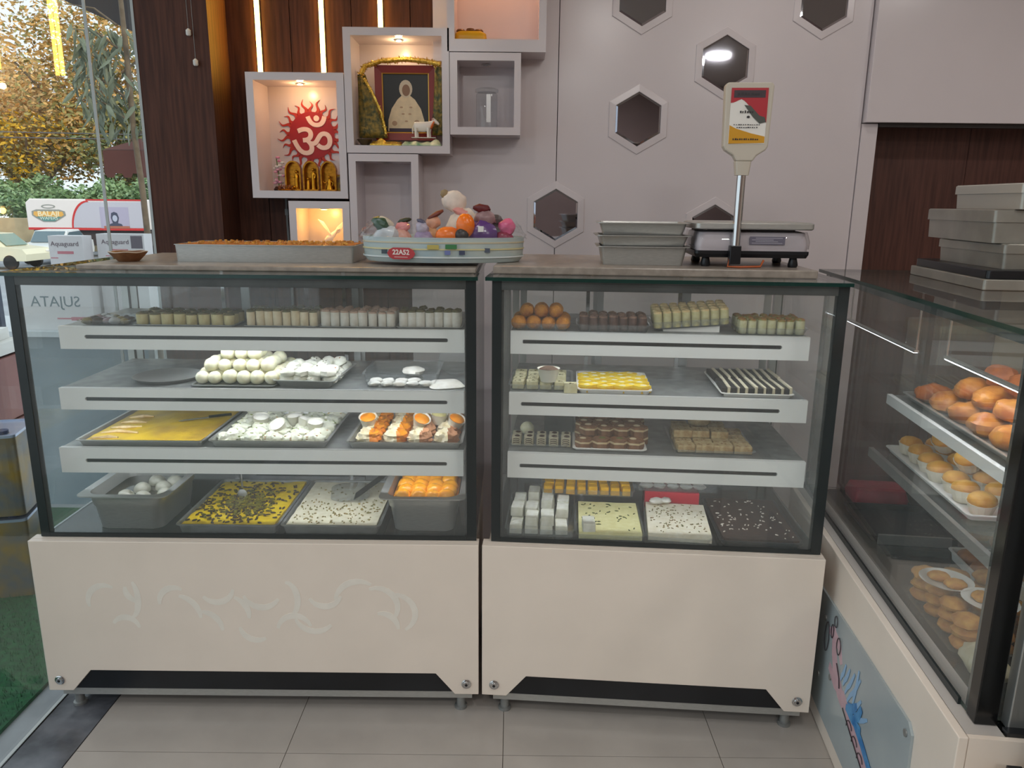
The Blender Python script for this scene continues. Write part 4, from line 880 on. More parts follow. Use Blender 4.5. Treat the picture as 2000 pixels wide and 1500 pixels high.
for i in range(8):                               # slices standing side by side, running front to back
    for j in range(2):
        m_ = MB(); w_, l_ = 0.0155, 0.128
        m_.loft([rrect(w_, l_, 0.002, 0, 1), rrect(w_, l_, 0.002, 0.022, 1)], 0); xo = w_ / 2 + 0.0042; m_.loft([[(x + xo, y, z) for x, y, z in rrect(0.0078, l_, 0.002, 0, 1)], [(x + xo + jit(0.001), y, z) for x, y, z in rrect(0.0078, l_ * 0.98, 0.002, 0.025 + jit(0.002), 1)]], 1)
        mk('striped_slice', m_, [SB, SW], None, FB.w(0.676 + 0.0242 * i, 0.232 + 0.134 * j, ZS2 + 0.003), FB.rz + jit(0.04), label='black and white striped slice, %s row, %s from left' % (('front', 'back')[j], ORD[i]), cat='sweet', group='striped slices')
# ---- case B, third shelf
tray(FB, 0.148, 0.215, ZS3, 0.185, 0.12, 0.010, 'small clear tray of pale cubes with dark tops, third shelf', CLEAR, name='clear_tray', flare=0.003)
cbm = []
for q in range(2):
    m_ = MB(); m_.loft([rrect(0.028, 0.03, 0.003, 0, 2), rrect(0.028, 0.03, 0.003, 0.026, 2)], 0)
    for k in range(3): m_.tube([(0.010 * math.cos(a), -0.0155 + 0.0, 0.006 + 0.006 * k + 0.004 * math.sin(a)) for a in (0.2, 0.9, 1.6, 2.3, 2.9)], 0.0011, 5, 1)
    m_.sphere((0.002, 0, 0.026), 0.009, 1, 8, 5, (1, 1, 0.4))
    cbm.append(m_.mesh('swirl_cube', [S('grey_cream', (202, 194, 168), (186, 176, 146)), CHOC]))
random.seed(71)
spread('swirl_cube', cbm, [(0.082 + 0.0365 * i, 0.185 + 0.040 * j, ZS3 + 0.002) for i in range(5) for j in range(2)], 'pale cube with dark curled marks', 'sweet', 'pale cubes with dark curls', FB, zrot=0.04)
spread('milk_ball', bt, [(0.108, 0.285, ZS3 + 0.002)], 'single pale ball behind the curled cubes', 'sweet', None, FB)
mk('grey_box', MB().box(-0.045, 0.045, -0.03, 0.03, 0, 0.055), pm('grey_card', (96, 100, 98), 0.5), None, FB.w(0.205, 0.33, ZS3), FB.rz, label='dark grey card box behind the curled cubes', cat='box', bevel=0.002)
tray(FB, 0.355, 0.270, ZS3, 0.215, 0.26, 0.008, 'white tray under the brown layered sandwich sweets', PAPERW, name='white_tray', flare=0.003)
sb_ = []
LBR, LCR = S('brown_layer', (150, 106, 72), (120, 80, 52), bump=0.6), S('cream_layer', (226, 208, 172), (210, 184, 140))
for q in range(3):
    m_ = MB(); dm = [(0.027, 0.0), (0.013, 0.022), (-0.013, 0.022), (-0.027, 0.0), (-0.013, -0.022), (0.013, -0.022)]
    for k, (z0, z1, mm, s_) in enumerate(((0, 0.015, 0, 1.0), (0.0151, 0.020, 1, 1.03), (0.0201, 0.026, 0, 0.97))): m_.loft([[(a * s_, b * s_, z0) for a, b in dm], [(a * s_, b * s_, z1) for a, b in dm]], mm)
    m_.sphere((jit(0.006), jit(0.005), 0.026), 0.008, 1 if q else 2, 8, 5, (1.3, 1, 0.4))
    sb_.append(m_.mesh('layered_sweet', [LBR, LCR, S('olive_top', (120, 116, 60))]))
random.seed(73)
spread('layered_sweet', sb_, [(0.282 + 0.049 * i + (0.012 if j % 2 else 0) + jit(0.003), 0.175 + 0.046 * j, ZS3 + 0.003 + lay * 0.027) for lay in (0, 1, 2) for i in range(4) for j in range(lay, 5) if not (lay == 2 and j < 3)], 'brown and cream layered sweet', 'sweet', 'brown layered sweets', FB, zrot=0.15)
tray(FB, 0.655, 0.265, ZS3, 0.235, 0.25, 0.012, 'clear tray of tan crumbly slices, third shelf', CLEAR, name='clear_tray', flare=0.004)
tn = [block_mesh('tan_slice', 0.052, 0.036, 0.020, [S('tan_slice', (206, 184, 136), (170, 136, 86), vscale=60, bump=0.7), S('brown_nut', (150, 110, 66))], 200 + q) for q in range(3)]
random.seed(75)
spread('tan_slice', tn, [(0.575 + 0.054 * i + jit(0.002), 0.17 + 0.039 * j + jit(0.002), ZS3 + 0.003 + lay * 0.0215) for lay in (0, 1) for i in range(4) for j in range(lay * 2, 5) if not (lay and i == 3)], 'tan crumbly slice in clear tray', 'sweet', 'tan crumbly slices', FB, zrot=0.08)
spread('tan_lump', [lump_mesh('tan_lump', 0.024, (1.4, 1, 0.9), [S('tan_lump', (186, 168, 130), (160, 134, 96))], 210)], [(0.63, 0.29, ZS3 + 0.0475)], 'rounded tan lump on top of the crumbly slices', 'sweet', None, FB, zrot=0.2)
# ---- case B, deck
def slabtray(x, y, w_, d_, h, label, mat_, rz=0):
    return tray(FB, x, y, DK, w_, d_, h, label, mat_, rz, name='clear_tray', flare=0.004, rim=0.003)
slabtray(0.160, 0.205, 0.205, 0.29, 0.024, 'clear tray of stacked white blocks, middle case deck', CLEAR)
wbk = [block_mesh('white_block', 0.036, 0.060, 0.026, [S('white_block', (226, 224, 214), (208, 206, 186)), MILK], 220 + q, False) for q in range(3)]
random.seed(81)
spread('white_block', wbk, [(0.090 + 0.044 * i + jit(0.003), 0.105 + 0.066 * j + jit(0.004), DK + 0.003 + 0.0265 * lay) for lay in (0, 1) for i in range(4) for j in range(4) if not (lay and (i + j) % 3 == 0)], 'white milk block stacked in clear tray', 'sweet', 'white milk blocks', FB, zrot=0.06)
slabtray(0.362, 0.178, 0.198, 0.25, 0.018, 'thin tray under the cream slab with green flecks', CLEAR, 0.0)
def flecked(label, x, y, z, w_, d_, h, mat_, fleck, n, size, rz=0, seed=1):
    r = root('flecked_slab', FB.w(x, y, z), FB.rz + rz, label, 'sweet', 'flecked slabs on the deck'); r.rotation_euler.x = 0.0
    put('slab', slab_mesh('slab', w_, d_, h, mat_, 0.0012, 14, 30, seed), r); random.seed(seed)
    mk('flecks', bits_mesh(w_ * 0.92, d_ * 0.92, n, size, 0.0012, None, h + 0.0005), fleck, r, kind='stuff')
    return r
flecked('pale cream slab with sparse green flecks, middle case deck', 0.362, 0.178, DK + 0.002, 0.180, 0.232, 0.020, S('cream_slab', (232, 226, 172), (222, 214, 152)), S('green_flecks', (104, 112, 60), (70, 74, 40)), 46, 0.0052, 0, 83)
spread('white_block', wbk, [(0.300, 0.092, DK + 0.0225)], 'white block lying on the front corner of the cream slab', 'sweet', None, FB, zrot=0.1)
slabtray(0.562, 0.186, 0.186, 0.27, 0.018, 'thin tray under the white slab with tan flecks', CLEAR, -0.06)
flecked('white slab with many tan flecks before the red box', 0.566, 0.184, DK + 0.002, 0.178, 0.235, 0.021, S('white_slab2', (240, 234, 214), (228, 218, 190)), S('tan_flecks2', (150, 120, 76), (110, 112, 60)), 110, 0.0042, -0.06, 85)
spread('flat_sweet', wf, [(0.515, 0.29, DK + 0.028), (0.545, 0.30, DK + 0.028)], 'white broken piece behind tan flecked slab', 'sweet', 'broken white pieces', FB)
tray(FB, 0.785, 0.216, DK, 0.232, 0.33, 0.016, 'dark tray under the chocolate slab', BLACK, name='black_tray', flare=0.004)
flecked('dark chocolate slab strewn with white seeds, right end of deck', 0.785, 0.216, DK + 0.002, 0.210, 0.305, 0.018, CHOC, SEED, 75, 0.0046, 0, 87)
# raised tray of yellow cubes
mk('acrylic_riser', MB().box(-0.13, 0.13, -0.028, -0.024, 0, 0.046).box(-0.13, 0.13, 0.066, 0.07, 0, 0.046).box(-0.13, 0.13, -0.028, 0.07, 0.0465, 0.0495), CLEAR, None, FB.w(0.300, 0.385, DK), FB.rz, label='clear riser under the yellow cube tray', cat='riser')
tray(FB, 0.300, 0.365, DK + 0.050, 0.295, 0.20, 0.020, 'clear tray of yellow cubes raised behind the white blocks', CLEAR, name='clear_tray', flare=0.004, rim=0.003)
ycb = [block_mesh('yellow_cube', 0.027, 0.027, 0.024, [S('yellow_cube', (232, 176, 20), (214, 150, 12)), S('yellow_cube_top', (240, 190, 50))], 230 + q, False) for q in range(3)]
random.seed(89)
skip = {(4, 3), (5, 3), (6, 2), (4, 4), (5, 4), (3, 2), (6, 3)}
spread('yellow_cube', ycb, [(0.178 + 0.0345 * i + jit(0.002), 0.288 + 0.034 * j + jit(0.002), DK + 0.053) for i in range(8) for j in range(5) if (i, j) not in skip], 'saffron yellow cube in raised tray', 'sweet', 'saffron yellow cubes', FB, zrot=0.1)
# packed tray and red box behind
rb = mk('red_box', MB().box(-0.085, 0.085, -0.05, 0.05, 0, 0.05), pm('red_card', (206, 40, 62), 0.35), None, FB.w(0.570, 0.375, DK), FB.rz - 0.04, label='red card box behind the tan flecked slab', cat='box', bevel=0.002)
tray(FB, 0.585, 0.385, DK + 0.0505, 0.27, 0.13, 0.028, 'clear lidded pack of white sweets lying on the red box', CLEAR, name='clear_pack', flare=0.004)
spread('flat_sweet', wf, [(0.49 + 0.042 * i, 0.36 + 0.035 * j, DK + 0.0535) for i in range(5) for j in range(2)], 'white sweet in pack on red box', 'sweet', 'white sweets in the clear pack', FB)
# ================================================================== ON TOP OF THE COUNTERS
ZA, ZB = 1.3103, 1.3183
# leaf bowl
DONA = pm('dry_leaf', (150, 104, 66), 0.6, rgb2=(120, 78, 48), vscale=30, bump=0.3)
lb = root('leaf_bowl', FA.w(0.245, 0.25, ZA), 0, 'brown dry leaf bowl on the counter by the window', 'bowl')
rg = lambda r_, z, wob: [((r_ + wob * math.sin(7 * t)) * math.cos(t), (r_ + wob * math.sin(7 * t)) * math.sin(t), z + wob * 0.8 * math.cos(5 * t)) for t in [2 * PI * i / 28 for i in range(28)]]
mk('shell', MB().loft([rg(0.028, 0, 0), rg(0.042, 0.014, 0.0005), rg(0.052, 0.026, 0.0015), rg(0.050, 0.027, 0.0015), rg(0.040, 0.015, 0.0005), rg(0.026, 0.002, 0)]), DONA, lb, smooth=True)
mk('rim', MB().tube([p for p in rg(0.0512, 0.0275, 0.0015)] + [rg(0.0512, 0.0275, 0.0015)[0]], 0.0014, 6), pm('leaf_rim', (206, 196, 180), 0.6), lb, smooth=True)
# long steel tray on the left counter
tray(FA, 0.640, 0.36, ZA, 0.525, 0.23, 0.050, 'long steel tray of orange sweet lying on the left counter top', STEEL, flare=0.003, rim=0.003)
lt = root('orange_slab', FA.w(0.640, 0.36, ZA + 0.002), 0, 'orange brown slab sweet filling the long counter tray', 'sweet')
put('slab', slab_mesh('slab', 0.500, 0.205, 0.047, S('orange_brown_slab', (196, 120, 40), (150, 90, 34), vscale=40, bump=0.6), 0.003, 20, 40, 8), lt)
random.seed(91); mk('nut_topping', bits_mesh(0.48, 0.19, 160, 0.006, 0.004, None, 0.048), S('golden_bits', (214, 160, 60), (170, 110, 40)), lt, kind='stuff')

# gift hamper with toys in cellophane, across the joint of the two cases
hp = Vector((-0.205, 0.29, ZB + 0.001))
HB = pm('pale_blue_card', (176, 196, 202), 0.4, rgb2=(196, 206, 200), vscale=12)
hm = root('gift_hamper', hp, 0.02, 'pale blue gift hamper box with a red label on the counter', 'hamper')
ov = lambda a, b, z: [(a * math.cos(t) * (1 if abs(math.cos(t)) < 0.8 else 1.0), b * math.sin(t), z) for t in [2 * PI * i / 40 for i in range(40)]]
mk('box', MB().loft([ov(0.222, 0.120, 0), ov(0.232, 0.130, 0.012), ov(0.236, 0.134, 0.070), ov(0.232, 0.130, 0.070), ov(0.222, 0.120, 0.010)]), HB, hm, smooth=True)
for z, c_ in ((0.036, (206, 196, 150)), (0.014, (214, 222, 222)), (0.054, (196, 186, 160))):
    mk('ribbon', MB().loft([ov(0.2365, 0.1345, z), ov(0.2365, 0.1345, z + 0.004), ov(0.2345, 0.1325, z + 0.004), ov(0.2345, 0.1325, z), ov(0.2365, 0.1345, z)], 0, False, False), pm('ribbon_%d' % c_[2], c_, 0.35), hm)
def front_y(x, z): return -math.sqrt(max(0, 1 - (x / 0.2365) ** 2)) * 0.1345
lbm = root_lab = mk('red_label', MB().prism([(-0.042, 0.020), (-0.036, 0.030), (-0.024, 0.036), (0.024, 0.036), (0.036, 0.030), (0.042, 0.020), (0.036, 0.010), (0.024, 0.004), (-0.024, 0.004), (-0.036, 0.010)], -0.0015, 0.0, plane='xz'), pm('red_label', (176, 42, 46), 0.4), hm, (-0.110, front_y(-0.110, 0) - 0.0035, 0.006), -0.28)
LBW = pm('label_white', (232, 222, 214), 0.5)
put('lettering', text_mesh('22A52', 0.019, LBW, bold=0.0005), lbm, (0, -0.0021, 0.023)); mk('underline', MB().box(-0.020, 0.020, -0.0024, -0.0016, 0.0095, 0.0108), LBW, lbm)
for k, (x, z, c_) in enumerate(((-0.02, 0.045, (186, 172, 96)), (0.03, 0.046, (60, 120, 70)), (0.06, 0.03, (60, 66, 90)), (0.13, 0.036, (70, 74, 88)), (-0.16, 0.03, (84, 100, 112)), (0.02, 0.030, (110, 120, 170)))):
    mk('sticker', MB().box(-0.008 if k > 1 else -0.016, 0.008 if k > 1 else 0.016, -0.0012, 0, -0.006, 0.006), pm('sticker_%d' % k, c_, 0.4), hm, (x, front_y(x, z) - 0.003, z), -x * 2.6)
# the toys: soft lumps wrapped in coloured foil, standing inside the box
def toy(name, label, x, y, z, parts, cat='toy'):
    r = root(name, hp + Vector((x, y, z)), 0, label, cat, 'wrapped toys in the hamper')
    for pn, c_, ctr, rad, sq, rough in parts:
        o_ = put(pn, lump_mesh(pn, rad, sq, [pm('toy_%d_%d_%d' % c_, c_, rough, var=0.12, vscale=25, bump=0.25, bscale=60)], int(abs(x) * 900) + len(pn), 0.22, 1.9, 16, 10, flat=-1.2), r, (ctr[0], ctr[1], ctr[2] - 1.2 * rad * sq[2])); o_.rotation_euler.y = 0.5 * math.sin(x * 60)
    return r
toy('plush_toy', 'white and dark green wrapped soft toy at the window end of the hamper', -0.185, -0.02, 0.012, [('body', (196, 202, 206), (0, 0, 0.055), 0.038, (1, 0.8, 1), 0.2), ('head', (52, 84, 64), (-0.004, 0, 0.094), 0.027, (1.1, 0.8, 0.7), 0.3), ('ear', (206, 198, 180), (0.012, 0, 0.100), 0.02, (1.2, 0.7, 0.6), 0.4)])
toy('plush_toy', 'pink wrapped doll with dark green hair in the hamper', -0.115, 0.0, 0.012, [('body', (226, 168, 150), (0, 0, 0.052), 0.030, (1, 0.8, 1), 0.3), ('head', (232, 150, 150), (0.002, 0, 0.084), 0.019, (1.1, 0.8, 0.9), 0.35), ('hair', (52, 58, 40), (0.004, 0.002, 0.101), 0.017, (1.2, 0.8, 0.45), 0.5)])
toy('plush_toy', 'lilac wrapped doll beside the pink doll in the hamper', -0.072, -0.02, 0.012, [('body', (160, 142, 176), (0, 0, 0.048), 0.030, (1, 0.8, 1), 0.3), ('head', (176, 168, 186), (0.002, 0, 0.082), 0.020, (1, 0.8, 0.9), 0.3), ('bow', (88, 88, 110), (0.006, 0, 0.100), 0.010, (1.5, 0.8, 0.7), 0.4)])
toy('plush_toy', 'peach wrapped toy with a brown cap in the hamper', -0.025, 0.01, 0.012, [('body', (206, 156, 110), (0, 0, 0.058), 0.036, (1, 0.8, 1), 0.3), ('head', (214, 160, 130), (0.004, 0, 0.098), 0.022, (1.1, 0.8, 0.9), 0.35), ('cap', (112, 48, 34), (0.006, 0, 0.120), 0.021, (1.3, 0.9, 0.35), 0.5)])
toy('plush_toy', 'large cream plush toy leaning on the wall side of the hamper', 0.018, 0.055, 0.012, [('body', (222, 208, 192), (0.0, 0.01, 0.085), 0.050, (0.9, 0.7, 1.2), 0.6), ('head', (232, 216, 202), (-0.006, 0.012, 0.160), 0.036, (1.05, 0.75, 0.85), 0.6), ('ear', (150, 128, 92), (-0.026, 0.008, 0.180), 0.013, (1, 0.7, 1), 0.6), ('muzzle', (222, 150, 140), (0.03, 0.0, 0.125), 0.026, (1.4, 0.7, 0.5), 0.5)])
og = root('orange_bear', hp + Vector((0.045, -0.045, 0.012)), 0, 'bright orange wrapped toy with dark belly in the hamper front', 'toy', 'wrapped toys in the hamper')
OR_ = pm('bright_orange_foil', (240, 118, 22), 0.25, var=0.1, vscale=20)
mk('body', MB().sphere((-0.028, 0, 0.060), 0.034, 0, 16, 10, (1.1, 0.7, 0.8)).sphere((0.022, 0, 0.090), 0.030, 0, 16, 10, (0.9, 0.7, 1.15)), OR_, og, smooth=True)
mk('belly', MB().sphere((0.012, -0.014, 0.062), 0.020, 0, 14, 9, (1, 0.6, 1)), pm('black_patch', (34, 28, 30), 0.35), og, smooth=True)
toy('plush_toy', 'purple foil wrapped toy with a dark red bow in the hamper', 0.108, -0.02, 0.012, [('body', (98, 62, 128), (0, 0, 0.062), 0.043, (1.05, 0.75, 1.05), 0.2), ('head', (150, 118, 120), (0.010, 0.004, 0.110), 0.028, (1.1, 0.8, 0.9), 0.35), ('bow', (96, 22, 26), (0.004, 0.0, 0.138), 0.017, (1.5, 0.8, 0.7), 0.5)])
toy('plush_toy', 'dark grey wrapped toy between the purple and pink toys', 0.150, 0.01, 0.012, [('body', (58, 48, 52), (0, 0, 0.064), 0.036, (1, 0.8, 1.1), 0.35), ('head', (92, 84, 84), (-0.004, 0, 0.104), 0.022, (1.1, 0.8, 0.8), 0.35)])
toy('plush_toy', 'magenta pink wrapped toy at the scale end of the hamper', 0.193, -0.01, 0.012, [('body', (150, 44, 78), (0, 0, 0.052), 0.028, (1, 0.8, 1.1), 0.3), ('head', (226, 110, 150), (0.004, 0, 0.088), 0.025, (1, 0.8, 0.95), 0.2)])
mk('paper_tag', MB().box(-0.008, 0.008, -0.001, 0.0, -0.008, 0.008), PAPERW, None, hp + Vector((0.112, -0.066, 0.093)), -0.2, label='small white square tag on the purple toy', cat='tag')
# cellophane: crumpled sheet over the toys
gC, gR = 60, 7; m_ = MB(); V = []
for j in range(gR + 1):
    t = j / gR
    for i in range(gC):
        u = 2 * PI * i / gC
        k = 1 + 0.05 * noise.noise((math.cos(u) * 4, math.sin(u) * 4, t * 5)) - 0.10 * t * t
        V.append((0.242 * math.cos(u) * k, 0.140 * math.sin(u) * k, 0.060 + t * (0.045 + 0.040 * noise.noise((math.cos(u) * 3.1, math.sin(u) * 3.1, 7)))))
m_.add(V, [(j * gC + i, j * gC + (i + 1) % gC, (j + 1) * gC + (i + 1) % gC, (j + 1) * gC + i) for j in range(gR) for i in range(gC)])
mk('cellophane_wrap', m_, CELLO, hm, (0, 0, 0.004))

# steel pans stacked upside on the middle counter
def stack_tray(x, y, z, w_, d_, h, label, rz=0):
    return tray(FB, x, y, z, w_, d_, h, label, STEEL, rz, group='steel trays stacked on the middle counter', flare=0.010, rim=0.010)
stack_tray(0.430, 0.30, ZB, 0.262, 0.20, 0.052, 'lowest steel tray of the stack beside the scale')
stack_tray(0.428, 0.30, ZB + 0.0525, 0.266, 0.205, 0.030, 'middle steel tray of the stack beside the scale', 0.02)
stack_tray(0.428, 0.30, ZB + 0.083, 0.260, 0.20, 0.034, 'top steel tray of the stack beside the scale', -0.02)
# weighing scale
SCW = pm('scale_plastic', (186, 178, 182), 0.4, var=0.04, vscale=20); SCI = pm('ivory_plastic', (196, 188, 174), 0.4)
ws_ = root('weighing_scale', FB.w(0.725, 0.31, ZB), FB.rz, 'electronic weighing scale with a pole display on the middle counter', 'scale')
mk('base', MB().loft([rrect(0.30, 0.22, 0.01, 0.026), rrect(0.31, 0.23, 0.012, 0.036), rrect(0.31, 0.23, 0.012, 0.044)]), BLACK, ws_)
mk('body', MB().loft([rrect(0.30, 0.225, 0.015, 0.0445), rrect(0.305, 0.230, 0.02, 0.060), rrect(0.290, 0.21, 0.02, 0.094), rrect(0.26, 0.18, 0.02, 0.098)]), SCW, ws_, smooth=True)
mk('wrap_sheet', MB().loft([rrect(0.31, 0.236, 0.02, 0.050), rrect(0.312, 0.24, 0.02, 0.07), rrect(0.300, 0.22, 0.02, 0.0965)], 0, False, False), CELLO, ws_, smooth=True)
mk('weighing_plate', MB().loft([rrect(0.31, 0.25, 0.012, 0.102), rrect(0.318, 0.258, 0.014, 0.105), rrect(0.318, 0.258, 0.014, 0.118), rrect(0.305, 0.245, 0.012, 0.122)]), STEEL, ws_, smooth=True)
mk('plate_support', MB().box(-0.12, 0.12, -0.08, 0.08, 0.0982, 0.1018), BLACK, ws_)
pl_ = mk('rating_plate', MB().box(-0.01, 0.085, -0.1185, -0.1172, 0.062, 0.084), pm('grey_plate', (108, 104, 120), 0.4), ws_)
lm = MB()
for k in range(4): lm.box(-0.004 + 0.01 * (k % 2), 0.078 - 0.012 * (k % 3), -0.1192, -0.1187, 0.0655 + 0.0045 * k, 0.067 + 0.0045 * k)
mk('plate_lines', lm, pm('plate_ink', (178, 174, 184), 0.5), pl_)
for (x, y) in ((-0.12, -0.085), (0.12, -0.085), (-0.12, 0.085), (0.12, 0.085)): mk('foot', MB().lathe([(0.012, 0), (0.014, 0.006), (0.010, 0.0255)], 14, (x, y, 0)), BLACK, ws_, smooth=True)
mk('cable', MB().tube([(-0.055, -0.128, 0.050), (-0.062, -0.134, 0.03), (-0.068, -0.136, 0.003), (-0.04, -0.150, 0.003), (0.02, -0.135, 0.004), (0.03, -0.125, 0.020)], 0.003, 8), pm('orange_wire', (170, 84, 40), 0.5), ws_, smooth=True)
mk('clamp', MB().box(-0.066, -0.036, -0.145, -0.118, 0.010, 0.060), BLACK, ws_, bevel=0.002)
po = mk('pole', MB().tube([(-0.050, -0.133, 0.060), (-0.049, -0.133, 0.244)], 0.0115, 18), CHROME, ws_, smooth=True)
mk('pole_socket', MB().loft([rrect(0.034, 0.03, 0.006, 0.2625, 4, -0.049, -0.133), rrect(0.042, 0.034, 0.006, 0.298, 4, -0.049, -0.133)]), SCI, ws_, (0, 0, -0.018), smooth=True)
dsp = [(-0.021, 0.298), (0.021, 0.298), (0.030, 0.312), (0.052, 0.326), (0.058, 0.336), (0.062, 0.486), (0.057, 0.494), (-0.057, 0.494), (-0.062, 0.486), (-0.058, 0.336), (-0.052, 0.326), (-0.030, 0.312)]
ds = mk('display_head', MB().prism([(a - 0.047, b) for a, b in dsp], -0.150, -0.118, plane='xz'), SCI, ws_, (0, 0, -0.018), bevel=0.004)
dx, dy = -0.047, -0.1505
mk('label_white', MB().box(dx - 0.047, dx + 0.047, dy - 0.0008, dy - 0.0002, 0.342, 0.480), PAPERW, ds)
mk('label_red', MB().prism([(dx - 0.047, 0.443)] + [(dx - 0.047 + 0.094 * t, 0.449 - 0.055 * max(0, t - 0.28) / 0.72 - 0.006 * math.cos(t * 8)) for t in [i / 14 for i in range(15)]] + [(dx + 0.047, 0.480), (dx - 0.047, 0.480)], dy - 0.0016, dy - 0.0009, plane='xz'), pm('label_red_print', (176, 32, 46), 0.4), ds)
mk('label_dark_band', MB().box(dx - 0.040, dx + 0.040, dy - 0.0022, dy - 0.0017, 0.456, 0.474), pm('label_dark_print', (58, 44, 52), 0.4), ds)
mk('label_grey_wave', MB().prism([(dx - 0.012, 0.438), (dx + 0.004, 0.436), (dx + 0.028, 0.412), (dx + 0.042, 0.408), (dx + 0.046, 0.396), (dx + 0.030, 0.392), (dx + 0.012, 0.408)], dy - 0.0024, dy - 0.0017, plane='xz'), pm('label_grey_print', (74, 78, 72), 0.4), ds)
mk('label_yellow', MB().prism([(dx - 0.046, 0.342), (dx - 0.046, 0.388), (dx - 0.03, 0.380), (dx + 0.01, 0.368), (dx + 0.046, 0.360), (dx + 0.046, 0.344)], dy - 0.0016, dy - 0.0009, plane='xz'), pm('label_yellow_print', (206, 148, 14), 0.4), ds)
ln = MB(); random.seed(5)
for z0, n, x0, x1, hh in ((0.462, 7, -0.03, 0.028, 0.006), (0.418, 6, -0.022, 0.014, 0.006), (0.388, 12, -0.036, 0.034, 0.0022), (0.381, 10, -0.028, 0.028, 0.0026), (0.351, 12, -0.036, 0.032, 0.004)):
    for k in range(n):
        a = x0 + (x1 - x0) * k / n
        ln.box(dx + a, dx + a + (x1 - x0) / n * random.uniform(0.45, 0.8), dy - 0.0030, dy - 0.0025, z0, z0 + hh * random.uniform(0.7, 1.1))
ln.prism([(dx + 0.004 * math.cos(2 * PI * i / 12), 0.4085 + 0.003 * math.sin(2 * PI * i / 12)) for i in range(12)], dy - 0.003, dy - 0.0025, plane='xz')
mk('label_lettering', ln, pm('label_ink', (40, 36, 40), 0.5), ds, kind='stuff')

# ================================================================== SIDE COUNTER (third case)
LC = 1.285
cc = root('side_display_case', FC.w(0, 0, 0), FC.rz, 'glass snack display case along the right side, end towards us', 'display case')
DC = 0.60
mk('body', MB().box(0.0, LC - 0.012, 0.0195, DC, 0.0, 0.525), CASEW, cc)
pnl = mk('front_panel', MB().box(0, LC, 0.0, 0.018, 0.0, 0.545), CASEW, cc, bevel=0.002)
mk('end_panel', MB().box(LC - 0.0115, LC, 0.0185, DC, 0.0, 0.545), CASEW, cc)
mk('ledge', MB().box(0, LC - 0.012, 0.0185, 0.085, 0.5255, 0.545), pm('ledge_grey', (190, 184, 178), 0.35), cc)
ART = pm('blue_tinted_print', (158, 168, 172), 0.25, rgb2=(170, 180, 182), vscale=3)
art = mk('print_panel', MB().prism([(0.30, 0.06), (0.34, 0.10), (0.34, 0.40), (1.10, 0.437), (1.122, 0.420), (1.135, 0.10), (1.10, 0.06)], -0.006, -0.0002, plane='xz'), ART, pnl)
for (x, z) in ((1.098, 0.408), (0.53, 0.345), (0.62, 0.215), (0.52, 0.16)): mk('screw', MB().cyl((x, -0.0062, z), 0.008, 0.003, 14, axis='y'), STEELD, art, smooth=True)
PK = pm('pink_ink', (206, 174, 182), 0.4, rgb2=(192, 158, 168), vscale=25); BLU = pm('blue_ink', (28, 112, 178), 0.4, rgb2=(90, 160, 210), vscale=30); INK = pm('black_ink', (44, 40, 48), 0.4); LBL = pm('light_blue_ink', (140, 180, 216), 0.4)
pa = MB()
for p, w_ in (([(0.60, 0.36), (0.62, 0.33), (0.63, 0.29), (0.66, 0.26)], 0.022), ([(0.62, 0.30), (0.66, 0.25), (0.70, 0.225), (0.74, 0.21)], 0.026), ([(0.72, 0.235), (0.80, 0.205), (0.88, 0.185), (0.96, 0.165), (1.0, 0.15)], 0.024), ([(0.57, 0.33), (0.61, 0.345), (0.66, 0.335), (0.69, 0.30)], 0.016), ([(0.60, 0.24), (0.66, 0.225), (0.72, 0.23)], 0.018)): pa.prism(stroke(p, w_), -0.0068 - 0.0001 * len(pa.f) / 50, -0.0061, plane='xz')
mk('pink_strokes', pa, PK, art)
ba = MB()
for k, (a, b) in enumerate((((0.76, 0.24), (0.83, 0.345)), ((0.74, 0.25), (0.79, 0.335)), ((0.72, 0.26), (0.755, 0.325)), ((0.79, 0.235), (0.85, 0.30)), ((0.70, 0.262), (0.725, 0.318)), ((0.80, 0.25), (0.815, 0.36)), ((0.81, 0.23), (0.90, 0.285)))): ba.prism(stroke([(a[0] + (b[0] - a[0]) * t / 4, a[1] + (b[1] - a[1]) * t / 4 + 0.004 * math.sin(t * 2)) for t in range(5)], 0.007), -0.0072 - 0.0001 * k, -0.0069, plane='xz')
mk('light_blue_strokes', ba, LBL, art)
bb = MB()
for k, p in enumerate(([(0.77, 0.235), (0.80, 0.245), (0.83, 0.275)], [(0.76, 0.225), (0.81, 0.225), (0.87, 0.235)], [(0.80, 0.23), (0.88, 0.215), (0.95, 0.19), (1.01, 0.155)], [(0.82, 0.24), (0.845, 0.255), (0.86, 0.29)])): bb.prism(stroke(p, 0.013), -0.0080 - 0.0001 * k, -0.0076, plane='xz')
mk('blue_strokes', bb, BLU, art)
ia = MB()
def loop_line(c, rx, rz_, a0=0, a1=360): ia.tube([(c[0] + rx * math.cos(R(a0 + (a1 - a0) * i / 12)), -0.0088, c[1] + rz_ * math.sin(R(a0 + (a1 - a0) * i / 12))) for i in range(13)], 0.0012, 5)
for c, rx, rz_ in (((0.56, 0.305), 0.018, 0.045), ((0.66, 0.335), 0.016, 0.024), ((0.62, 0.385), 0.012, 0.016), ((0.60, 0.345), 0.01, 0.02)): loop_line(c, rx, rz_)
for k in range(5): loop_line((0.80 + 0.045 * k, 0.19 - 0.012 * k), 0.02, 0.018, 20, 200)
ia.tube([(0.66, -0.0088, 0.285), (0.69, -0.0088, 0.26), (0.70, -0.0088, 0.235)], 0.0014, 5); ia.tube([(0.74, -0.0088, 0.205), (0.85, -0.0088, 0.172), (0.95, -0.0088, 0.145), (1.01, -0.0088, 0.12), (1.03, -0.0088, 0.14), (1.01, -0.0088, 0.17)], 0.0014, 5)
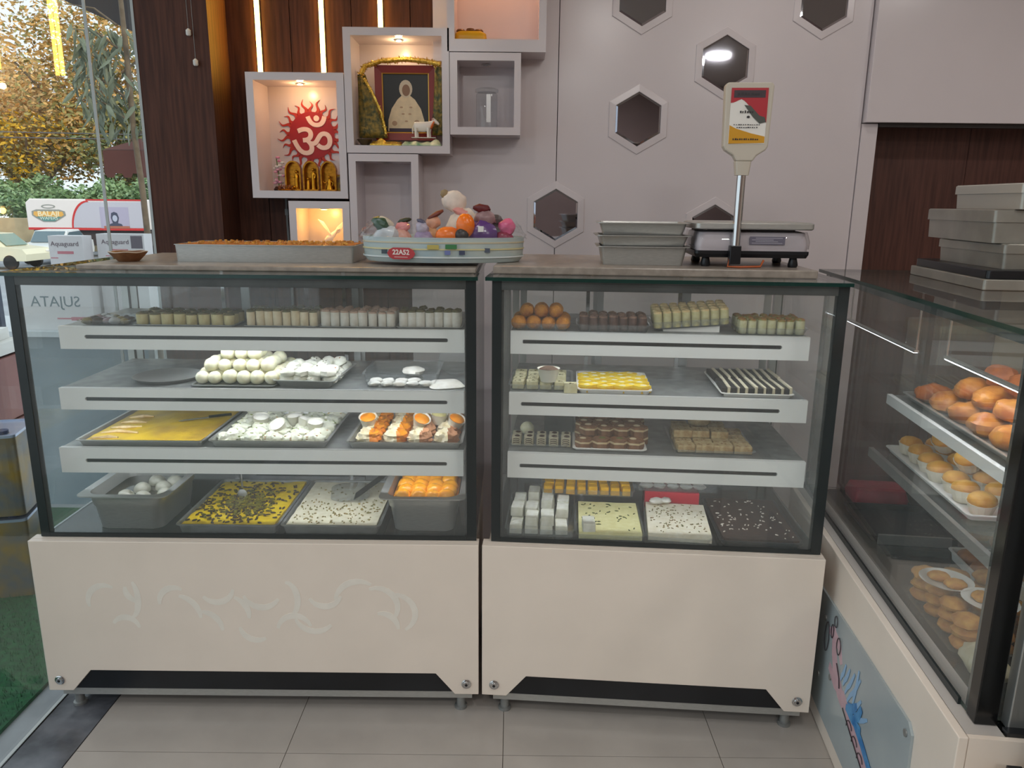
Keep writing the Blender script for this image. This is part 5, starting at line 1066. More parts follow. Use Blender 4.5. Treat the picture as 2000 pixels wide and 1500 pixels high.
mk('ink_lines', ia, INK, art)
ZT = 1.288
mk('deck', MB().box(0.0, LC - 0.05, 0.0855, DC - 0.03, 0.526, 0.540), DECK, cc)
mk('front_glass', MB().box(0.0, LC - 0.075, 0.046, 0.054, 0.546, ZT - 0.010, 0, 'y'), [GLASS, GEDGE], cc)
mk('end_glass', MB().box(LC - 0.066, LC - 0.058, 0.0845, DC, 0.546, ZT - 0.010, 0, 'x'), [GLASS, GEDGE], cc)
mk('far_glass', MB().box(0.001, 0.009, 0.0545, DC, 0.546, ZT - 0.010, 0, 'x'), [GLASS, GEDGE], cc)
mk('top_glass', MB().box(-0.005, LC + 0.02, 0.022, DC, ZT - 0.0095, ZT, 0, 'z'), [GLASS, GEDGE], cc)
mk('end_post', MB().box(LC - 0.074, LC - 0.040, 0.044, 0.084, 0.546, ZT - 0.010), pm('black_post', (16, 17, 18), 0.2), cc, bevel=0.002)
mk('end_frame', MB().box(LC - 0.0575, LC - 0.030, 0.098, 0.130, 0.5455, ZT - 0.010), ALU, cc, bevel=0.002)
mk('end_frame_rail', MB().box(LC - 0.0575, LC - 0.030, 0.1302, DC - 0.02, 0.5455, 0.575), ALU, cc)
mk('end_gasket', MB().box(LC - 0.0300, LC - 0.012, 0.088, DC - 0.02, 0.5455, 0.553), BLACK, cc)
mk('end_seal', MB().box(LC - 0.100, LC - 0.0745, 0.0545, 0.060, 0.546, ZT - 0.010), TAPE, cc)
mk('top_rail', MB().box(0.0, LC - 0.10, 0.0545, 0.066, ZT - 0.034, ZT - 0.010), TAPE, cc)
mk('bottom_seal', MB().box(0.0, LC - 0.10, 0.040, 0.0455, 0.5455, 0.560), TAPE, cc)
mk('far_post', MB().box(0.012, 0.032, 0.0545, 0.075, 0.546, ZT - 0.035), ALU, cc)
mk('rear_board', MB().box(0.012, LC - 0.07, DC - 0.02, DC - 0.004, 0.541, ZT - 0.010), pm('cream_rear_board', (196, 170, 140), 0.5), cc)
for (z, y0, x0, nm) in ((0.985, 0.115, 0.44, 'upper'), (0.80, 0.12, 0.34, 'lower')):
    sh = mk('shelf', MB().box(x0, LC - 0.085, y0 + 0.013, DC - 0.03, z - 0.012, z - 0.003), GLASS if nm == 'lower' else STEELD, cc)
    mk('fascia', MB().box(x0, LC - 0.085, y0, y0 + 0.0125, z - 0.026, z), FASCIA if nm == 'upper' else STEEL, sh)
led_bar(cc, 0.70, 1.17, 0.14, 1.137, 24)
led_bar(cc, 0.62, 1.17, 0.140, 0.964, 16)
led_bar(cc, 0.03, 0.58, 0.12, 1.127, 5)
for x in (0.70, 1.165): mk('lamp_hanger', MB().box(x, x + 0.004, 0.138, 0.142, 1.1435, ZT - 0.0105), ALU, cc)
for x in (0.05, 0.575): mk('lamp_hanger', MB().box(x, x + 0.004, 0.118, 0.122, 1.1335, ZT - 0.0105), ALU, cc)
mk('divider', MB().box(0.452, 0.458, 0.14, DC - 0.03, 0.986, 1.20), GLASSB, cc)
# pastry puffs on the upper shelf tray
tray(FC, 0.83, 0.325, 0.9855, 0.70, 0.38, 0.018, 'steel tray heaped with golden pastry puffs, side case', STEEL, flare=0.01)
PUF = S('golden_pastry', (222, 146, 52), (184, 96, 24), rough=0.4, vscale=35, bump=0.5, bscale=60); PUF2 = S('brown_pastry', (190, 104, 40), (150, 72, 24), rough=0.4, vscale=30, bump=0.5, bscale=60)
pf = [lump_mesh('pastry_puff', 0.0385, (1.15, 0.95, 0.76), [PUF if q % 3 else PUF2], 240 + q, 0.22, 1.6, 16, 10) for q in range(5)]
random.seed(95)
pos = [(0.53 + 0.098 * i + jit(0.006) + 0.04 * (lay % 2), 0.197 + 0.080 * j + jit(0.003) + 0.03 * lay, 0.9885 + lay * 0.047) for lay in (0, 1, 2) for i in range(lay, 7 - (lay % 2)) for j in range(4 - lay)]
spread('pastry_puff', pf, pos, 'golden pastry puff in side case heap', 'pastry', 'golden pastry puffs', FC, tilt=0.06)
# muffins in paper cups on the lower shelf
tray(FC, 0.62, 0.32, 0.801, 0.52, 0.33, 0.014, 'white tray of yellow muffins on the lower side shelf', PAPERW, name='white_tray', flare=0.004)
MUF = S('yellow_muffin', (232, 170, 62), (210, 134, 40), rough=0.5, vscale=30, bump=0.35); MUF2 = S('brown_muffin', (186, 124, 74), (160, 100, 56), rough=0.5, vscale=30, bump=0.35)
PCUP = pm('muffin_paper', (236, 226, 206), 0.7)
def muffin(x, y, z, lab, m2, tilt, grp):
    r = root('muffin', FC.w(x, y, z), FC.rz, lab, 'muffin', grp); r.rotation_euler.x, r.rotation_euler.y = tilt
    put('paper_cup', MUFC, r); put('crumb', MUFT[m2], r)
rr_ = lambda r_, z: [((r_ + 0.0012 * (i % 2)) * math.cos(2 * PI * i / 28), (r_ + 0.0012 * (i % 2)) * math.sin(2 * PI * i / 28), z) for i in range(28)]
MUFC = MB().loft([rr_(0.022, 0), rr_(0.032, 0.030), rr_(0.031, 0.030), rr_(0.024, 0.020)]).mesh('paper_cup', PCUP)
MUFT = [MB().lathe([(0.0245, 0.0205), (0.0305, 0.030), (0.0295, 0.038), (0.022, 0.046), (0.010, 0.050), (0.002, 0.051)], 20).mesh('crumb', m_, True) for m_ in (MUF, MUF2)]
random.seed(97)
mpos = [(0.405 + 0.071 * i + jit(0.004), 0.205 + 0.075 * j + jit(0.004), 0.804) for j in range(4) for i in range(7)]
for p, wd in zip(mpos, place_words(mpos)): muffin(*p, 'yellow muffin in white paper cup, ' + wd, 0, (jit(0.12), jit(0.12)), 'yellow muffins in paper cups')
for i, (x, y, z, t) in enumerate(((0.50, 0.26, 0.854, 0.3), (0.58, 0.33, 0.854, -0.2), (0.66, 0.25, 0.854, 0.25), (0.74, 0.34, 0.854, 0.2), (0.45, 0.34, 0.854, 0.2))):
    muffin(x, y, z, 'yellow muffin lying on the other muffins, %s from left' % ORD[(1, 2, 3, 4, 0)[i]], 0, (0.35 * (-1) ** i, t), 'yellow muffins on top')
# deck of the side case
for (x, y, lab) in ((0.17, 0.48, 'pale clear tray at the far end of the side case deck'), (0.30, 0.25, 'black tray on the deck of the side case')):
    tray(FC, x, y, 0.5405, 0.26 if y < 0.3 else 0.28, 0.26 if y < 0.3 else 0.17, 0.02, lab, BLACK if y < 0.3 else CLEAR, name='black_tray' if y < 0.3 else 'clear_tray', flare=0.004)
mk('steel_bar', MB().box(-0.004, 0.004, -0.10, 0.10, 0, 0.030), ALU, None, FC.w(0.44, 0.24, 0.5405), FC.rz, label='pale metal bar across the side case deck', cat='bar', bevel=0.001)
mk('red_packet', MB().loft([rrect(0.11, 0.16, 0.01, 0), rrect(0.12, 0.17, 0.012, 0.02), rrect(0.10, 0.15, 0.01, 0.05)]), pm('red_packet', (176, 44, 64), 0.4, var=0.15, vscale=15), None, FC.w(0.09, 0.25, 0.5405), FC.rz, True, label='red packet at the far end of the side case deck', cat='packet')
brn = [lump_mesh('brown_bun', 0.033, (1.1, 1, 0.75), [S('brown_bun', (178, 116, 66), (140, 84, 44), rough=0.45)], 260 + q, 0.08) for q in range(3)]
tray(FC, 0.62, 0.42, 0.5405, 0.24, 0.24, 0.03, 'pale tray of brown buns at the rear of the side case deck', PAPERW, name='white_tray', flare=0.005)
random.seed(99)
spread('brown_bun', brn, [(0.55 + 0.07 * i + jit(0.004), 0.345 + 0.075 * j + jit(0.004), 0.5435 + 0.05 * lay) for lay in (0, 1) for i in range(3) for j in range(lay, 3)], 'round brown bun in pale tray', 'bun', 'brown buns', FC)
COK = S('yellow_cookie', (214, 158, 74), (188, 122, 50), rough=0.6, bump=0.5, bscale=70)
ck = [lump_mesh('butter_cookie', 0.030, (1.08, 1, 0.5), [COK], 270 + q, 0.18, 2) for q in range(4)]
tray(FC, 0.86, 0.21, 0.5405, 0.30, 0.22, 0.012, 'clear tray of yellow cookies at the near end of the side case', CLEAR, name='clear_tray', flare=0.004)
spread('butter_cookie', ck, [(0.755 + 0.072 * i + jit(0.004), 0.145 + 0.068 * j + jit(0.003), 0.5435 + 0.027 * lay) for lay in (0, 1, 2) for i in range(4) for j in range(3)], 'yellow cookie in side case heap', 'cookie', 'yellow butter cookies', FC, tilt=0.06)
for k, (x, y, z) in enumerate(((0.84, 0.15, 0.627), (0.93, 0.205, 0.627))):
    mk('paper_plate', MB().lathe([(0.035, 0), (0.055, 0.010), (0.058, 0.012), (0.054, 0.011), (0.034, 0.002)], 24), PAPERW, None, FC.w(x, y, z), 0, True, label=['white paper plate on the cookies, farther from the end post', 'white paper plate on the cookies, nearer the end post'][k], cat='paper plate')
    spread('butter_cookie', ck, [(x - 0.016, y - 0.01, z + 0.003), (x + 0.02, y + 0.012, z + 0.003)], ['yellow cookie lying on the farther paper plate', 'yellow cookie lying on the nearer paper plate'][k], 'cookie', 'cookies on paper plate %s' % ('one', 'two')[k], FC, smin=0.7, smax=0.8)
spread('pale_rusk', [lump_mesh('pale_rusk', 0.05, (1.3, 0.9, 0.6), [S('pale_rusk', (214, 206, 180), (196, 186, 150))], 280 + q, 0.2) for q in range(2)], [(1.06, 0.145, 0.5415), (1.135, 0.25, 0.5415), (1.02, 0.30, 0.5415)], 'pale white rusk by the end post', 'rusk', 'pale rusks', FC)

# boxes stacked on the side counter
def lid_box(x, y, z, w_, d_, h, label, rz, mt):
    r = root('steel_box', FC.w(x, y, z), FC.rz + rz, label, 'box', 'boxes stacked on the side counter')
    mk('bottom', MB().loft([rrect(w_ - 0.012, d_ - 0.012, 0.008, 0), rrect(w_ - 0.008, d_ - 0.008, 0.008, h * 0.62 - 0.0003)]), mt, r, smooth=True)
    mk('lid', MB().loft([rrect(w_, d_, 0.008, h * 0.62), rrect(w_, d_, 0.008, h - 0.003), rrect(w_ - 0.006, d_ - 0.006, 0.008, h)]), mt, r, smooth=True)
    return r
BXS = pm('scuffed_steel', (168, 166, 158), 0.42, 0.6, rgb2=(146, 144, 136), vscale=8)
mk('black_mat', MB().loft([rrect(0.44, 0.32, 0.01, 0), rrect(0.44, 0.32, 0.01, 0.022)]), BLACK, None, FC.w(0.36, 0.42, ZT + 0.0265), FC.rz, label='black board under the stacked boxes on the side counter', cat='board', bevel=0.002)
mk('steel_sheet', MB().loft([rrect(0.46, 0.34, 0.008, 0), rrect(0.46, 0.34, 0.008, 0.026)]), BXS, None, FC.w(0.36, 0.42, ZT + 0.0005), FC.rz, label='flat steel tray turned over, lowest of the pile on the side counter', cat='tray', bevel=0.002)
zc = ZT + 0.049
lid_box(0.375, 0.43, zc, 0.34, 0.27, 0.062, 'third box from the top of the side counter pile', 0.05, BXS)
lid_box(0.33, 0.42, zc + 0.0625, 0.42, 0.28, 0.082, 'widest dented steel box, second from the top of the pile', -0.02, BXS)
lid_box(0.40, 0.43, zc + 0.145, 0.31, 0.25, 0.062, 'topmost steel box of the side counter pile', 0.08, pm('clean_steel_box', (182, 180, 172), 0.38, 0.5))

# ================================================================== NEAR COUNTER at the frame's corner
FD = Frame(tuple(FC.w(LC + 0.022, 0.020, 0))[:2], -96.6)
nd = root('near_display_case', FD.w(0, 0, 0), FD.rz, 'metal framed display case at the lower right corner of the photo', 'display case')
mk('body', MB().box(0, 0.62, 0.012, 0.5, 0.0, 0.50), CASEW, nd, bevel=0.008)
mk('base_seal', MB().box(0.01, 0.62, 0.050, 0.075, 0.5005, 0.520), BLACK, nd)
for x in (0.012, 0.55): mk('frame_post', MB().box(x, x + 0.035, 0.085, 0.11, 0.521, 1.25), ALU, nd, bevel=0.002)
mk('frame_rail', MB().box(0.0475, 0.5495, 0.085, 0.11, 0.521, 0.55), ALU, nd)
mk('frame_rail', MB().box(0.0475, 0.5495, 0.085, 0.11, 1.22, 1.25), ALU, nd)
mk('front_glass', MB().box(0.05, 0.5485, 0.095, 0.100, 0.5505, 1.2195), GLASS, nd)
mk('rear_board', MB().box(0.012, 0.58, 0.47, 0.49, 0.501, 1.25), CASEW, nd)
mk('shelf', MB().box(0.05, 0.55, 0.12, 0.4695, 0.82, 0.83), STEELD, nd)
mk('deck', MB().box(0.05, 0.55, 0.112, 0.4695, 0.501, 0.52), STEELD, nd)
spread('brown_bun', brn, [(0.12 + 0.085 * i, 0.20 + 0.08 * j, 0.8305) for i in range(4) for j in range(2)], 'brown bun in near corner case', 'bun', 'buns in the near corner case', FD)

# ================================================================== OUTSIDE the window
GND = -0.45
FARG = -1.25
mk('terrace_outside', MB().box(-9, -2.61, -12, 9, FARG, GND), pm('grey_terrace', (150, 150, 150), 0.6, var=0.1, vscale=1.2), kind='structure')
mk('ground_outside', MB().box(-90, -1.63, -12, 110, FARG - 0.1, FARG - 0.001), pm('grey_paving', (150, 156, 164), 0.6, var=0.12, vscale=0.8), kind='structure')
GRS = pm('green_turf', (22, 92, 48), 0.9, rgb2=(14, 66, 36), vscale=60, bump=0.8, bscale=300)
mk('step_outside', MB().box(-2.6, -1.63, -4.6, 1.6, GND + 0.001, -0.012), SILLL, kind='structure')
gt = mk('turf_mat', MB().box(-2.55, -1.445, -4.4, 1.5, 0, 0.012), GRS, None, (0, 0, 0.0005), label='green artificial turf mat outside the window', cat='mat')
random.seed(121); gb = MB()
for _ in range(9000):
    x, y = random.uniform(-2.1, -1.447), random.uniform(-1.1, 1.4); a = random.random() * PI; h_ = random.uniform(0.010, 0.022); ca, sa = 0.0012 * math.cos(a), 0.0012 * math.sin(a)
    gb.add([(x - ca, y - sa, 0.012), (x + ca, y + sa, 0.012), (x + jit(0.006), y + jit(0.006), 0.012 + h_)], [(0, 1, 2)])
mk('blades', gb, GRS, gt, kind='stuff')
# tins, crate and drawer stack seen at the left edge
TIN = pm('printed_tin', (150, 120, 40), 0.35, 0.3, rgb2=(100, 104, 108), vscale=9); TINT = pm('tin_top', (176, 186, 206), 0.3, 0.6)
def tin(x, y, z, label):
    r = root('oil_tin', (x, y, z), 0.25, label, 'tin', 'square oil tins outside')
    mk('wall', MB().loft([rrect(0.235, 0.235, 0.02, 0), rrect(0.235, 0.235, 0.02, 0.30)]), TIN, r, smooth=True)
    mk('top', MB().loft([rrect(0.238, 0.238, 0.022, 0.3002), rrect(0.238, 0.238, 0.022, 0.310), rrect(0.226, 0.226, 0.02, 0.310), rrect(0.226, 0.226, 0.02, 0.304)]), TINT, r, smooth=True)
    mk('cap', MB().cyl((0.06, -0.06, 0.3045), 0.022, 0.012, 16), pm('blue_cap', (60, 70, 100), 0.4), r, smooth=True)
    mk('handle', MB().tube([(-0.06, 0, 0.3045), (-0.05, 0, 0.318), (0.02, 0, 0.318), (0.03, 0, 0.3045)], 0.003, 6), STEELD, r, smooth=True)
tin(-1.95, 0.74, 0.013, 'lower square oil tin outside the window'); tin(-1.95, 0.74, 0.3380, 'upper square oil tin with blue grey top outside the window')
cr = root('red_crate', (-2.34, 1.15, 0.013), 0.1, 'red plastic crate stack outside the window', 'crate')
RC = pm('red_plastic', (140, 84, 76), 0.5, var=0.1, vscale=6)
for k in range(3): mk('crate_tier', MB().loft([rrect(0.40, 0.30, 0.02, k * 0.275), rrect(0.42, 0.32, 0.02, k * 0.275 + 0.27), rrect(0.39, 0.29, 0.02, k * 0.275 + 0.27), rrect(0.38, 0.28, 0.02, k * 0.275 + 0.02)]), RC if k != 1 else pm('maroon_plastic', (112, 60, 60), 0.5), cr, smooth=True)
dw = root('white_drawer_unit', (-2.34, 1.15, 0.842), 0.1, 'white drawer box resting on the red crates outside', 'drawer unit')
mk('case', MB().box(-0.20, 0.20, -0.14, 0.15, 0, 0.05), PAPERW, dw); mk('drawer_front', MB().box(-0.19, 0.19, -0.152, -0.141, 0.004, 0.046), PAPERW, dw); mk('knob', MB().lathe([(0.012, 0), (0.016, 0.006), (0.006, 0.014)], 12, (0.05, -0.1525, 0.025), axis='y'), CHROME, dw, smooth=True)
mk('papers', MB().box(-0.17, 0.16, -0.12, 0.13, 0, 0.03).box(-0.15, 0.17, -0.13, 0.10, 0.0301, 0.05), PAPERW, None, (-2.34, 1.15, 0.8925), 0.2, label='loose white papers lying on the drawer box', cat='papers')
# dark post
ps_ = root('dark_post', (-2.43, 1.55, GND), 0.3, 'dark blue grey metal post at the left edge outside', 'post')
mk('shaft', MB().box(-0.035, 0.035, -0.03, 0.03, 0.012, 1.93), pm('slate_metal', (58, 68, 86), 0.5), ps_, bevel=0.003)
mk('base_plate', MB().box(-0.08, 0.08, -0.07, 0.07, 0, 0.0118), STEELD, ps_); mk('cap', MB().box(-0.042, 0.042, -0.036, 0.036, 1.9302, 1.95), pm('slate_metal', (58, 68, 86), 0.5), ps_)
# table with appliance cartons
tb = root('outdoor_table', (-2.58, 2.55, GND), 0.0, 'grey panelled table outside carrying the cartons', 'table')
GRY = pm('grey_blue_panel', (126, 142, 150), 0.5, var=0.06, vscale=4)
mk('top', MB().box(-0.75, 0.55, -0.30, 0.30, 1.175, 1.205), pm('pale_top', (206, 212, 214), 0.4), tb); mk('front_panel', MB().box(-0.70, 0.50, -0.26, -0.245, 0.05, 1.1745), GRY, tb)
for x in (-0.72, 0.50):
    for y in (-0.27, 0.25): mk('leg', MB().box(x, x + 0.035, y, y + 0.035, 0, 1.1745), STEELD, tb)
CARD = pm('white_carton', (226, 222, 222), 0.6, var=0.02, vscale=5); TXT = pm('grey_lettering', (120, 104, 112), 0.6); TXR = pm('rose_lettering', (206, 130, 140), 0.6); TXB = pm('teal_lettering', (84, 110, 116), 0.6)
zt_ = GND + 1.2055
s1 = root('carton', (-2.66, 2.50, zt_), 0.0, 'wide white carton with large grey letters at the bottom of the pile outside', 'carton', 'appliance cartons outside')
mk('box', MB().box(-0.28, 0.19, -0.18, 0.10, 0, 0.255), CARD, s1)
s1.location.x += 0.08
put('lettering', text_mesh('SUJATA', 0.085, TXB, mirror=True), s1, (-0.02, -0.181, 0.16)); mk('small_print', MB().box(0.06, 0.17, -0.1812, -0.1802, 0.055, 0.075).box(-0.02, 0.06, -0.1812, -0.1802, 0.062, 0.070), TXR, s1)
for k, (x, w_, h_, lab, y) in enumerate(((-2.505, 0.190, 0.275, 'white water purifier carton with a grey picture, nearer the post', 2.445), (-2.235, 0.27, 0.305, 'white water purifier carton beside the tree stem', 2.52))):
    c_ = root('carton', (x, y, zt_ + (0.2555 if k == 0 else 0.0)), 0, lab, 'carton', 'appliance cartons outside')
    H2 = h_ if k == 0 else h_ + 0.235
    mk('box', MB().box(-w_ / 2, w_ / 2, -0.12, -0.02, 0, H2), CARD, c_)
    put('lettering', text_mesh('Aquaguard', 0.036, TXT), c_, (-0.005 if k == 0 else -0.03, -0.121, H2 - 0.045)); 
    mk('small_print', MB().box(-0.05, 0.04, -0.1212, -0.1202, H2 - 0.10, H2 - 0.085).box(-0.09, -0.05, -0.1212, -0.1202, H2 - 0.125, H2 - 0.12), TXR, c_)
    mk('picture', MB().box(0.0 if k == 0 else 0.06, 0.095 if k == 0 else 0.125, -0.1212, -0.1202, 0.02 if k == 0 else H2 - 0.08, 0.085 if k == 0 else H2 - 0.01), pm('grey_picture', (112, 104, 112), 0.5), c_)
mk('box', MB(), CARD) if False else None
rc = root('carton', (-1.93, 2.75, zt_), 0.0, 'white carton with red corner print beside the pillar', 'carton', 'appliance cartons outside')
mk('box', MB().box(-0.14, 0.16, -0.10, 0.10, 0, 0.44), CARD, rc); mk('red_print', MB().box(-0.06, -0.02, -0.1012, -0.1002, 0.40, 0.42), pm('red_print2', (206, 60, 60), 0.5), rc); put('lettering', text_mesh('aqu', 0.07, TXT), rc, (0.0, -0.101, 0.25))
# tree close to the window with long leaves
BARK = pm('grey_bark', (112, 98, 82), 0.8, var=0.2, vscale=20, bump=0.5)
LEAF = pm('dusty_leaf', (62, 80, 56), 0.5, rgb2=(120, 130, 112), vscale=8)
tr = root('young_tree', (-2.47, 3.14, GND), 0, 'slender tree with drooping dusty leaves just outside the window', 'tree')
tp = [(0.06, 0, 0), (0.05, 0, 0.8), (0.045, 0, 1.6), (0.03, 0.02, 2.0), (0.01, 0.02, 2.4), (0.015, 0.02, 2.8), (0.01, 0.02, 3.3)]
mk('trunk', MB().tube(tp, [0.024, 0.022, 0.020, 0.019, 0.018, 0.017, 0.014], 10), BARK, tr, smooth=True)
random.seed(131)
for k in range(6):
    z = 2.3 + 0.14 * k; s_ = -1 if k % 3 else 1
    mk('branch', MB().tube([(-0.03, 0.02, z), (-0.03 + 0.14 * s_, 0.04, z + 0.10), (-0.03 + 0.30 * s_, 0.02, z + 0.12)], [0.008, 0.006, 0.003], 6), BARK, tr, smooth=True)
lv = MB(); lp = [(0, 0), (0.012, 0.03), (0.013, 0.06), (0.007, 0.10), (0, 0.125), (-0.007, 0.10), (-0.013, 0.06), (-0.012, 0.03)]
lv.loft([[(a, 0.012 * math.sin(b * 18) - 0.0004, -b) for a, b in lp], [(a, 0.012 * math.sin(b * 18) + 0.0004, -b) for a, b in lp]])
LM = lv.mesh('leaf', LEAF)
for k in range(240):
    a = random.random(); x = -0.06 - 0.24 * random.random() ** 0.8 * (1 if random.random() < 0.72 else -0.9); z = random.uniform(2.38, 3.0)
    if x < -0.2 and z < 2.5: continue
    o = put('leaf', LM, tr, (x + 0.02, 0.02 + jit(0.16), z)); o.rotation_euler = (jit(0.7), jit(0.7), jit(PI)); s_ = random.uniform(0.75, 1.2); o.scale = (s_, s_, s_)
# dark canopy of the shop front above the window
mk('canopy_outside', MB().box(-3.42, -1.9, 4.2, 6.5, 2.95, 3.3), pm('dark_canopy', (52, 44, 42), 0.6), kind='structure')
# brown stall awning
MAR = pm('maroon_cloth', (88, 50, 46), 0.8, var=0.1, vscale=4); aw = root('awning_stall', (-3.03, 5.4, GND), 0, 'brown stall awning with a scalloped valance beside the pillar', 'awning')
mk('roof', MB().loft([[(-0.55, -0.5, 2.36), (0.8, -0.5, 2.36), (0.8, 0.8, 2.36), (-0.55, 0.8, 2.36)], [(0.1, 0.1, 2.66), (0.16, 0.1, 2.66), (0.16, 0.16, 2.66), (0.1, 0.16, 2.66)]]), MAR, aw)
vp = [(-0.55, 2.355), (0.8, 2.355)] + [(0.8 - 1.35 * i / 72, 2.16 - 0.035 * (1 if (i // 4) % 2 else 0)) for i in range(73)]
mk('valance', MB().prism(vp, -0.505, -0.500, plane='xz'), MAR, aw)
for x in (0.30, 0.75):
    for y in (-0.46, 0.76): mk('post', MB().box(x - 0.02, x + 0.02, y - 0.02, y + 0.02, 0, 2.359), STEELD, aw)
mk('kiosk_wall', MB().box(-0.10, 1.0, 0, 0.5, 0, 2.10), pm('beige_plaster', (214, 188, 160), 0.8, var=0.06, vscale=3), None, (-2.90, 6.3, GND), 0, label='beige plaster kiosk wall under the brown awning', cat='kiosk', bevel=0.01)
# delivery van
vn = root('delivery_van', (-21.7, 36.5, FARG), 0.02, 'white snack delivery van with red trim parked outside', 'van')
VW = pm('van_white', (236, 228, 226), 0.35); VR = pm('van_red', (206, 52, 52), 0.4); VG = pm('van_grey', (196, 194, 206), 0.4)
mk('box_body', MB().loft([[(x, y, z) for (x, z) in ((-1.3, 0.95), (2.8, 0.95), (2.8, 1.98), (-1.15, 1.98), (-1.3, 1.85))] for y in (-0.75, 0.75)]), VW, vn, bevel=0.04)
mk('lower_band', MB().box(-1.28, 2.78, -0.765, -0.752, 0.93, 1.01), VR, vn); mk('roof_band', MB().box(0.78, 2.8, -0.765, -0.752, 1.93, 1.98), VR, vn)
arch_o = [(0.22 + 0.6 * (1 - math.cos(R(a))), 1.01 + 0.92 * math.sin(R(a))) for a in range(0, 91, 9)]; arch_i = [(a + 0.05, b - 0.045) for a, b in arch_o]
mk('red_arc', MB().prism(arch_o + arch_i[::-1], -0.767, -0.753, plane='xz'), VR, vn)
mk('grey_field', MB().prism(arch_i + [(2.78, 1.90), (2.78, 1.02), (0.28, 1.02)], -0.760, -0.7515, plane='xz'), VG, vn)
mk('portrait_field', MB().box(1.22, 2.20, -0.766, -0.761, 1.0, 1.72), pm('lilac_field', (178, 172, 196), 0.5), vn)
mk('portrait_dark', MB().prism([((a - 1.59) * 1.25 + 1.72, b) for a, b in [(1.40, 1.03), (1.80, 1.03), (1.76, 1.15), (1.66, 1.18), (1.70, 1.36), (1.66, 1.52), (1.58, 1.56), (1.50, 1.52), (1.48, 1.36), (1.52, 1.18), (1.44, 1.15)]], -0.772, -0.767, plane='xz'), pm('slate_print', (70, 74, 96), 0.5), vn)
mk('portrait_pale', MB().prism([(1.72 + 0.085 * math.cos(2 * PI * i / 16), 1.34 + 0.11 * math.sin(2 * PI * i / 16)) for i in range(16)], -0.777, -0.773, plane='xz'), pm('pale_print2', (186, 190, 210), 0.5), vn)
mk('portrait_base', MB().box(1.32, 2.20, -0.7775, -0.7725, 1.0, 1.08), pm('rust_print', (176, 110, 88), 0.5), vn)
lgo = mk('logo', MB().prism([(-1.05, 1.56), (-0.9, 1.62), (-0.2, 1.62), (-0.02, 1.56), (0.0, 1.42), (-0.12, 1.34), (-0.35, 1.20), (-0.72, 1.20), (-0.95, 1.34), (-1.05, 1.42)], -0.760, -0.752, plane='xz'), pm('logo_grey', (150, 152, 146), 0.5), vn)
mk('logo_amber', MB().prism([(-0.98, 1.55), (-0.1, 1.55), (-0.06, 1.44), (-0.14, 1.38), (-0.92, 1.38), (-1.0, 1.44)], -0.766, -0.761, plane='xz'), pm('logo_amber', (234, 178, 90), 0.5), lgo)
mk('logo_teal', MB().prism([(-0.9, 1.375), (-0.15, 1.375), (-0.36, 1.23), (-0.70, 1.23)], -0.766, -0.761, plane='xz'), pm('logo_teal', (96, 150, 146), 0.5), lgo)
put('lettering', text_mesh('BALAJI', 0.235, pm('logo_brown', (250, 232, 190), 0.5), extrude=0.004, bold=0.006), lgo, (-0.53, -0.772, 1.47)); put('lettering', text_mesh('WAFERS', 0.15, pm('logo_white', (226, 236, 226), 0.5), extrude=0.004), lgo, (-0.53, -0.772, 1.32))
ol = [(-0.52 + 0.22 * math.cos(R(a)), 1.72 + 0.07 * math.sin(R(a))) for a in range(0, 360, 20)]; oi = [(-0.52 + 0.17 * math.cos(R(a)), 1.72 + 0.04 * math.sin(R(a))) for a in range(0, 360, 20)]
mk('logo_ring', MB().loft([[(a, -0.760, b) for a, b in ol], [(a, -0.753, b) for a, b in ol], [(a, -0.753, b) for a, b in oi], [(a, -0.760, b) for a, b in oi], [(a, -0.760, b) for a, b in ol]], 0, False, False), pm('logo_grey', (150, 152, 146), 0.5), lgo)
lgo.scale = (1.1, 1, 1); lgo.location.x = 0.05; vn.scale = (1.4, 1.4, 1.4)
TYR = pm('tyre', (28, 28, 30), 0.8)
for x in (-0.8, 2.2):
    for y in (-0.72, 0.55): mk('wheel', MB().lathe([(0.18, 0), (0.32, 0.02), (0.33, 0.10), (0.32, 0.17), (0.18, 0.18)], 24, (x, y + 0.17, 0.33), axis='y'), TYR, vn, smooth=True)
mk('chassis', MB().box(-1.2, 2.7, -0.6, 0.6, 0.4, 0.925), pm('dark_chassis', (66, 58, 58), 0.6), vn)
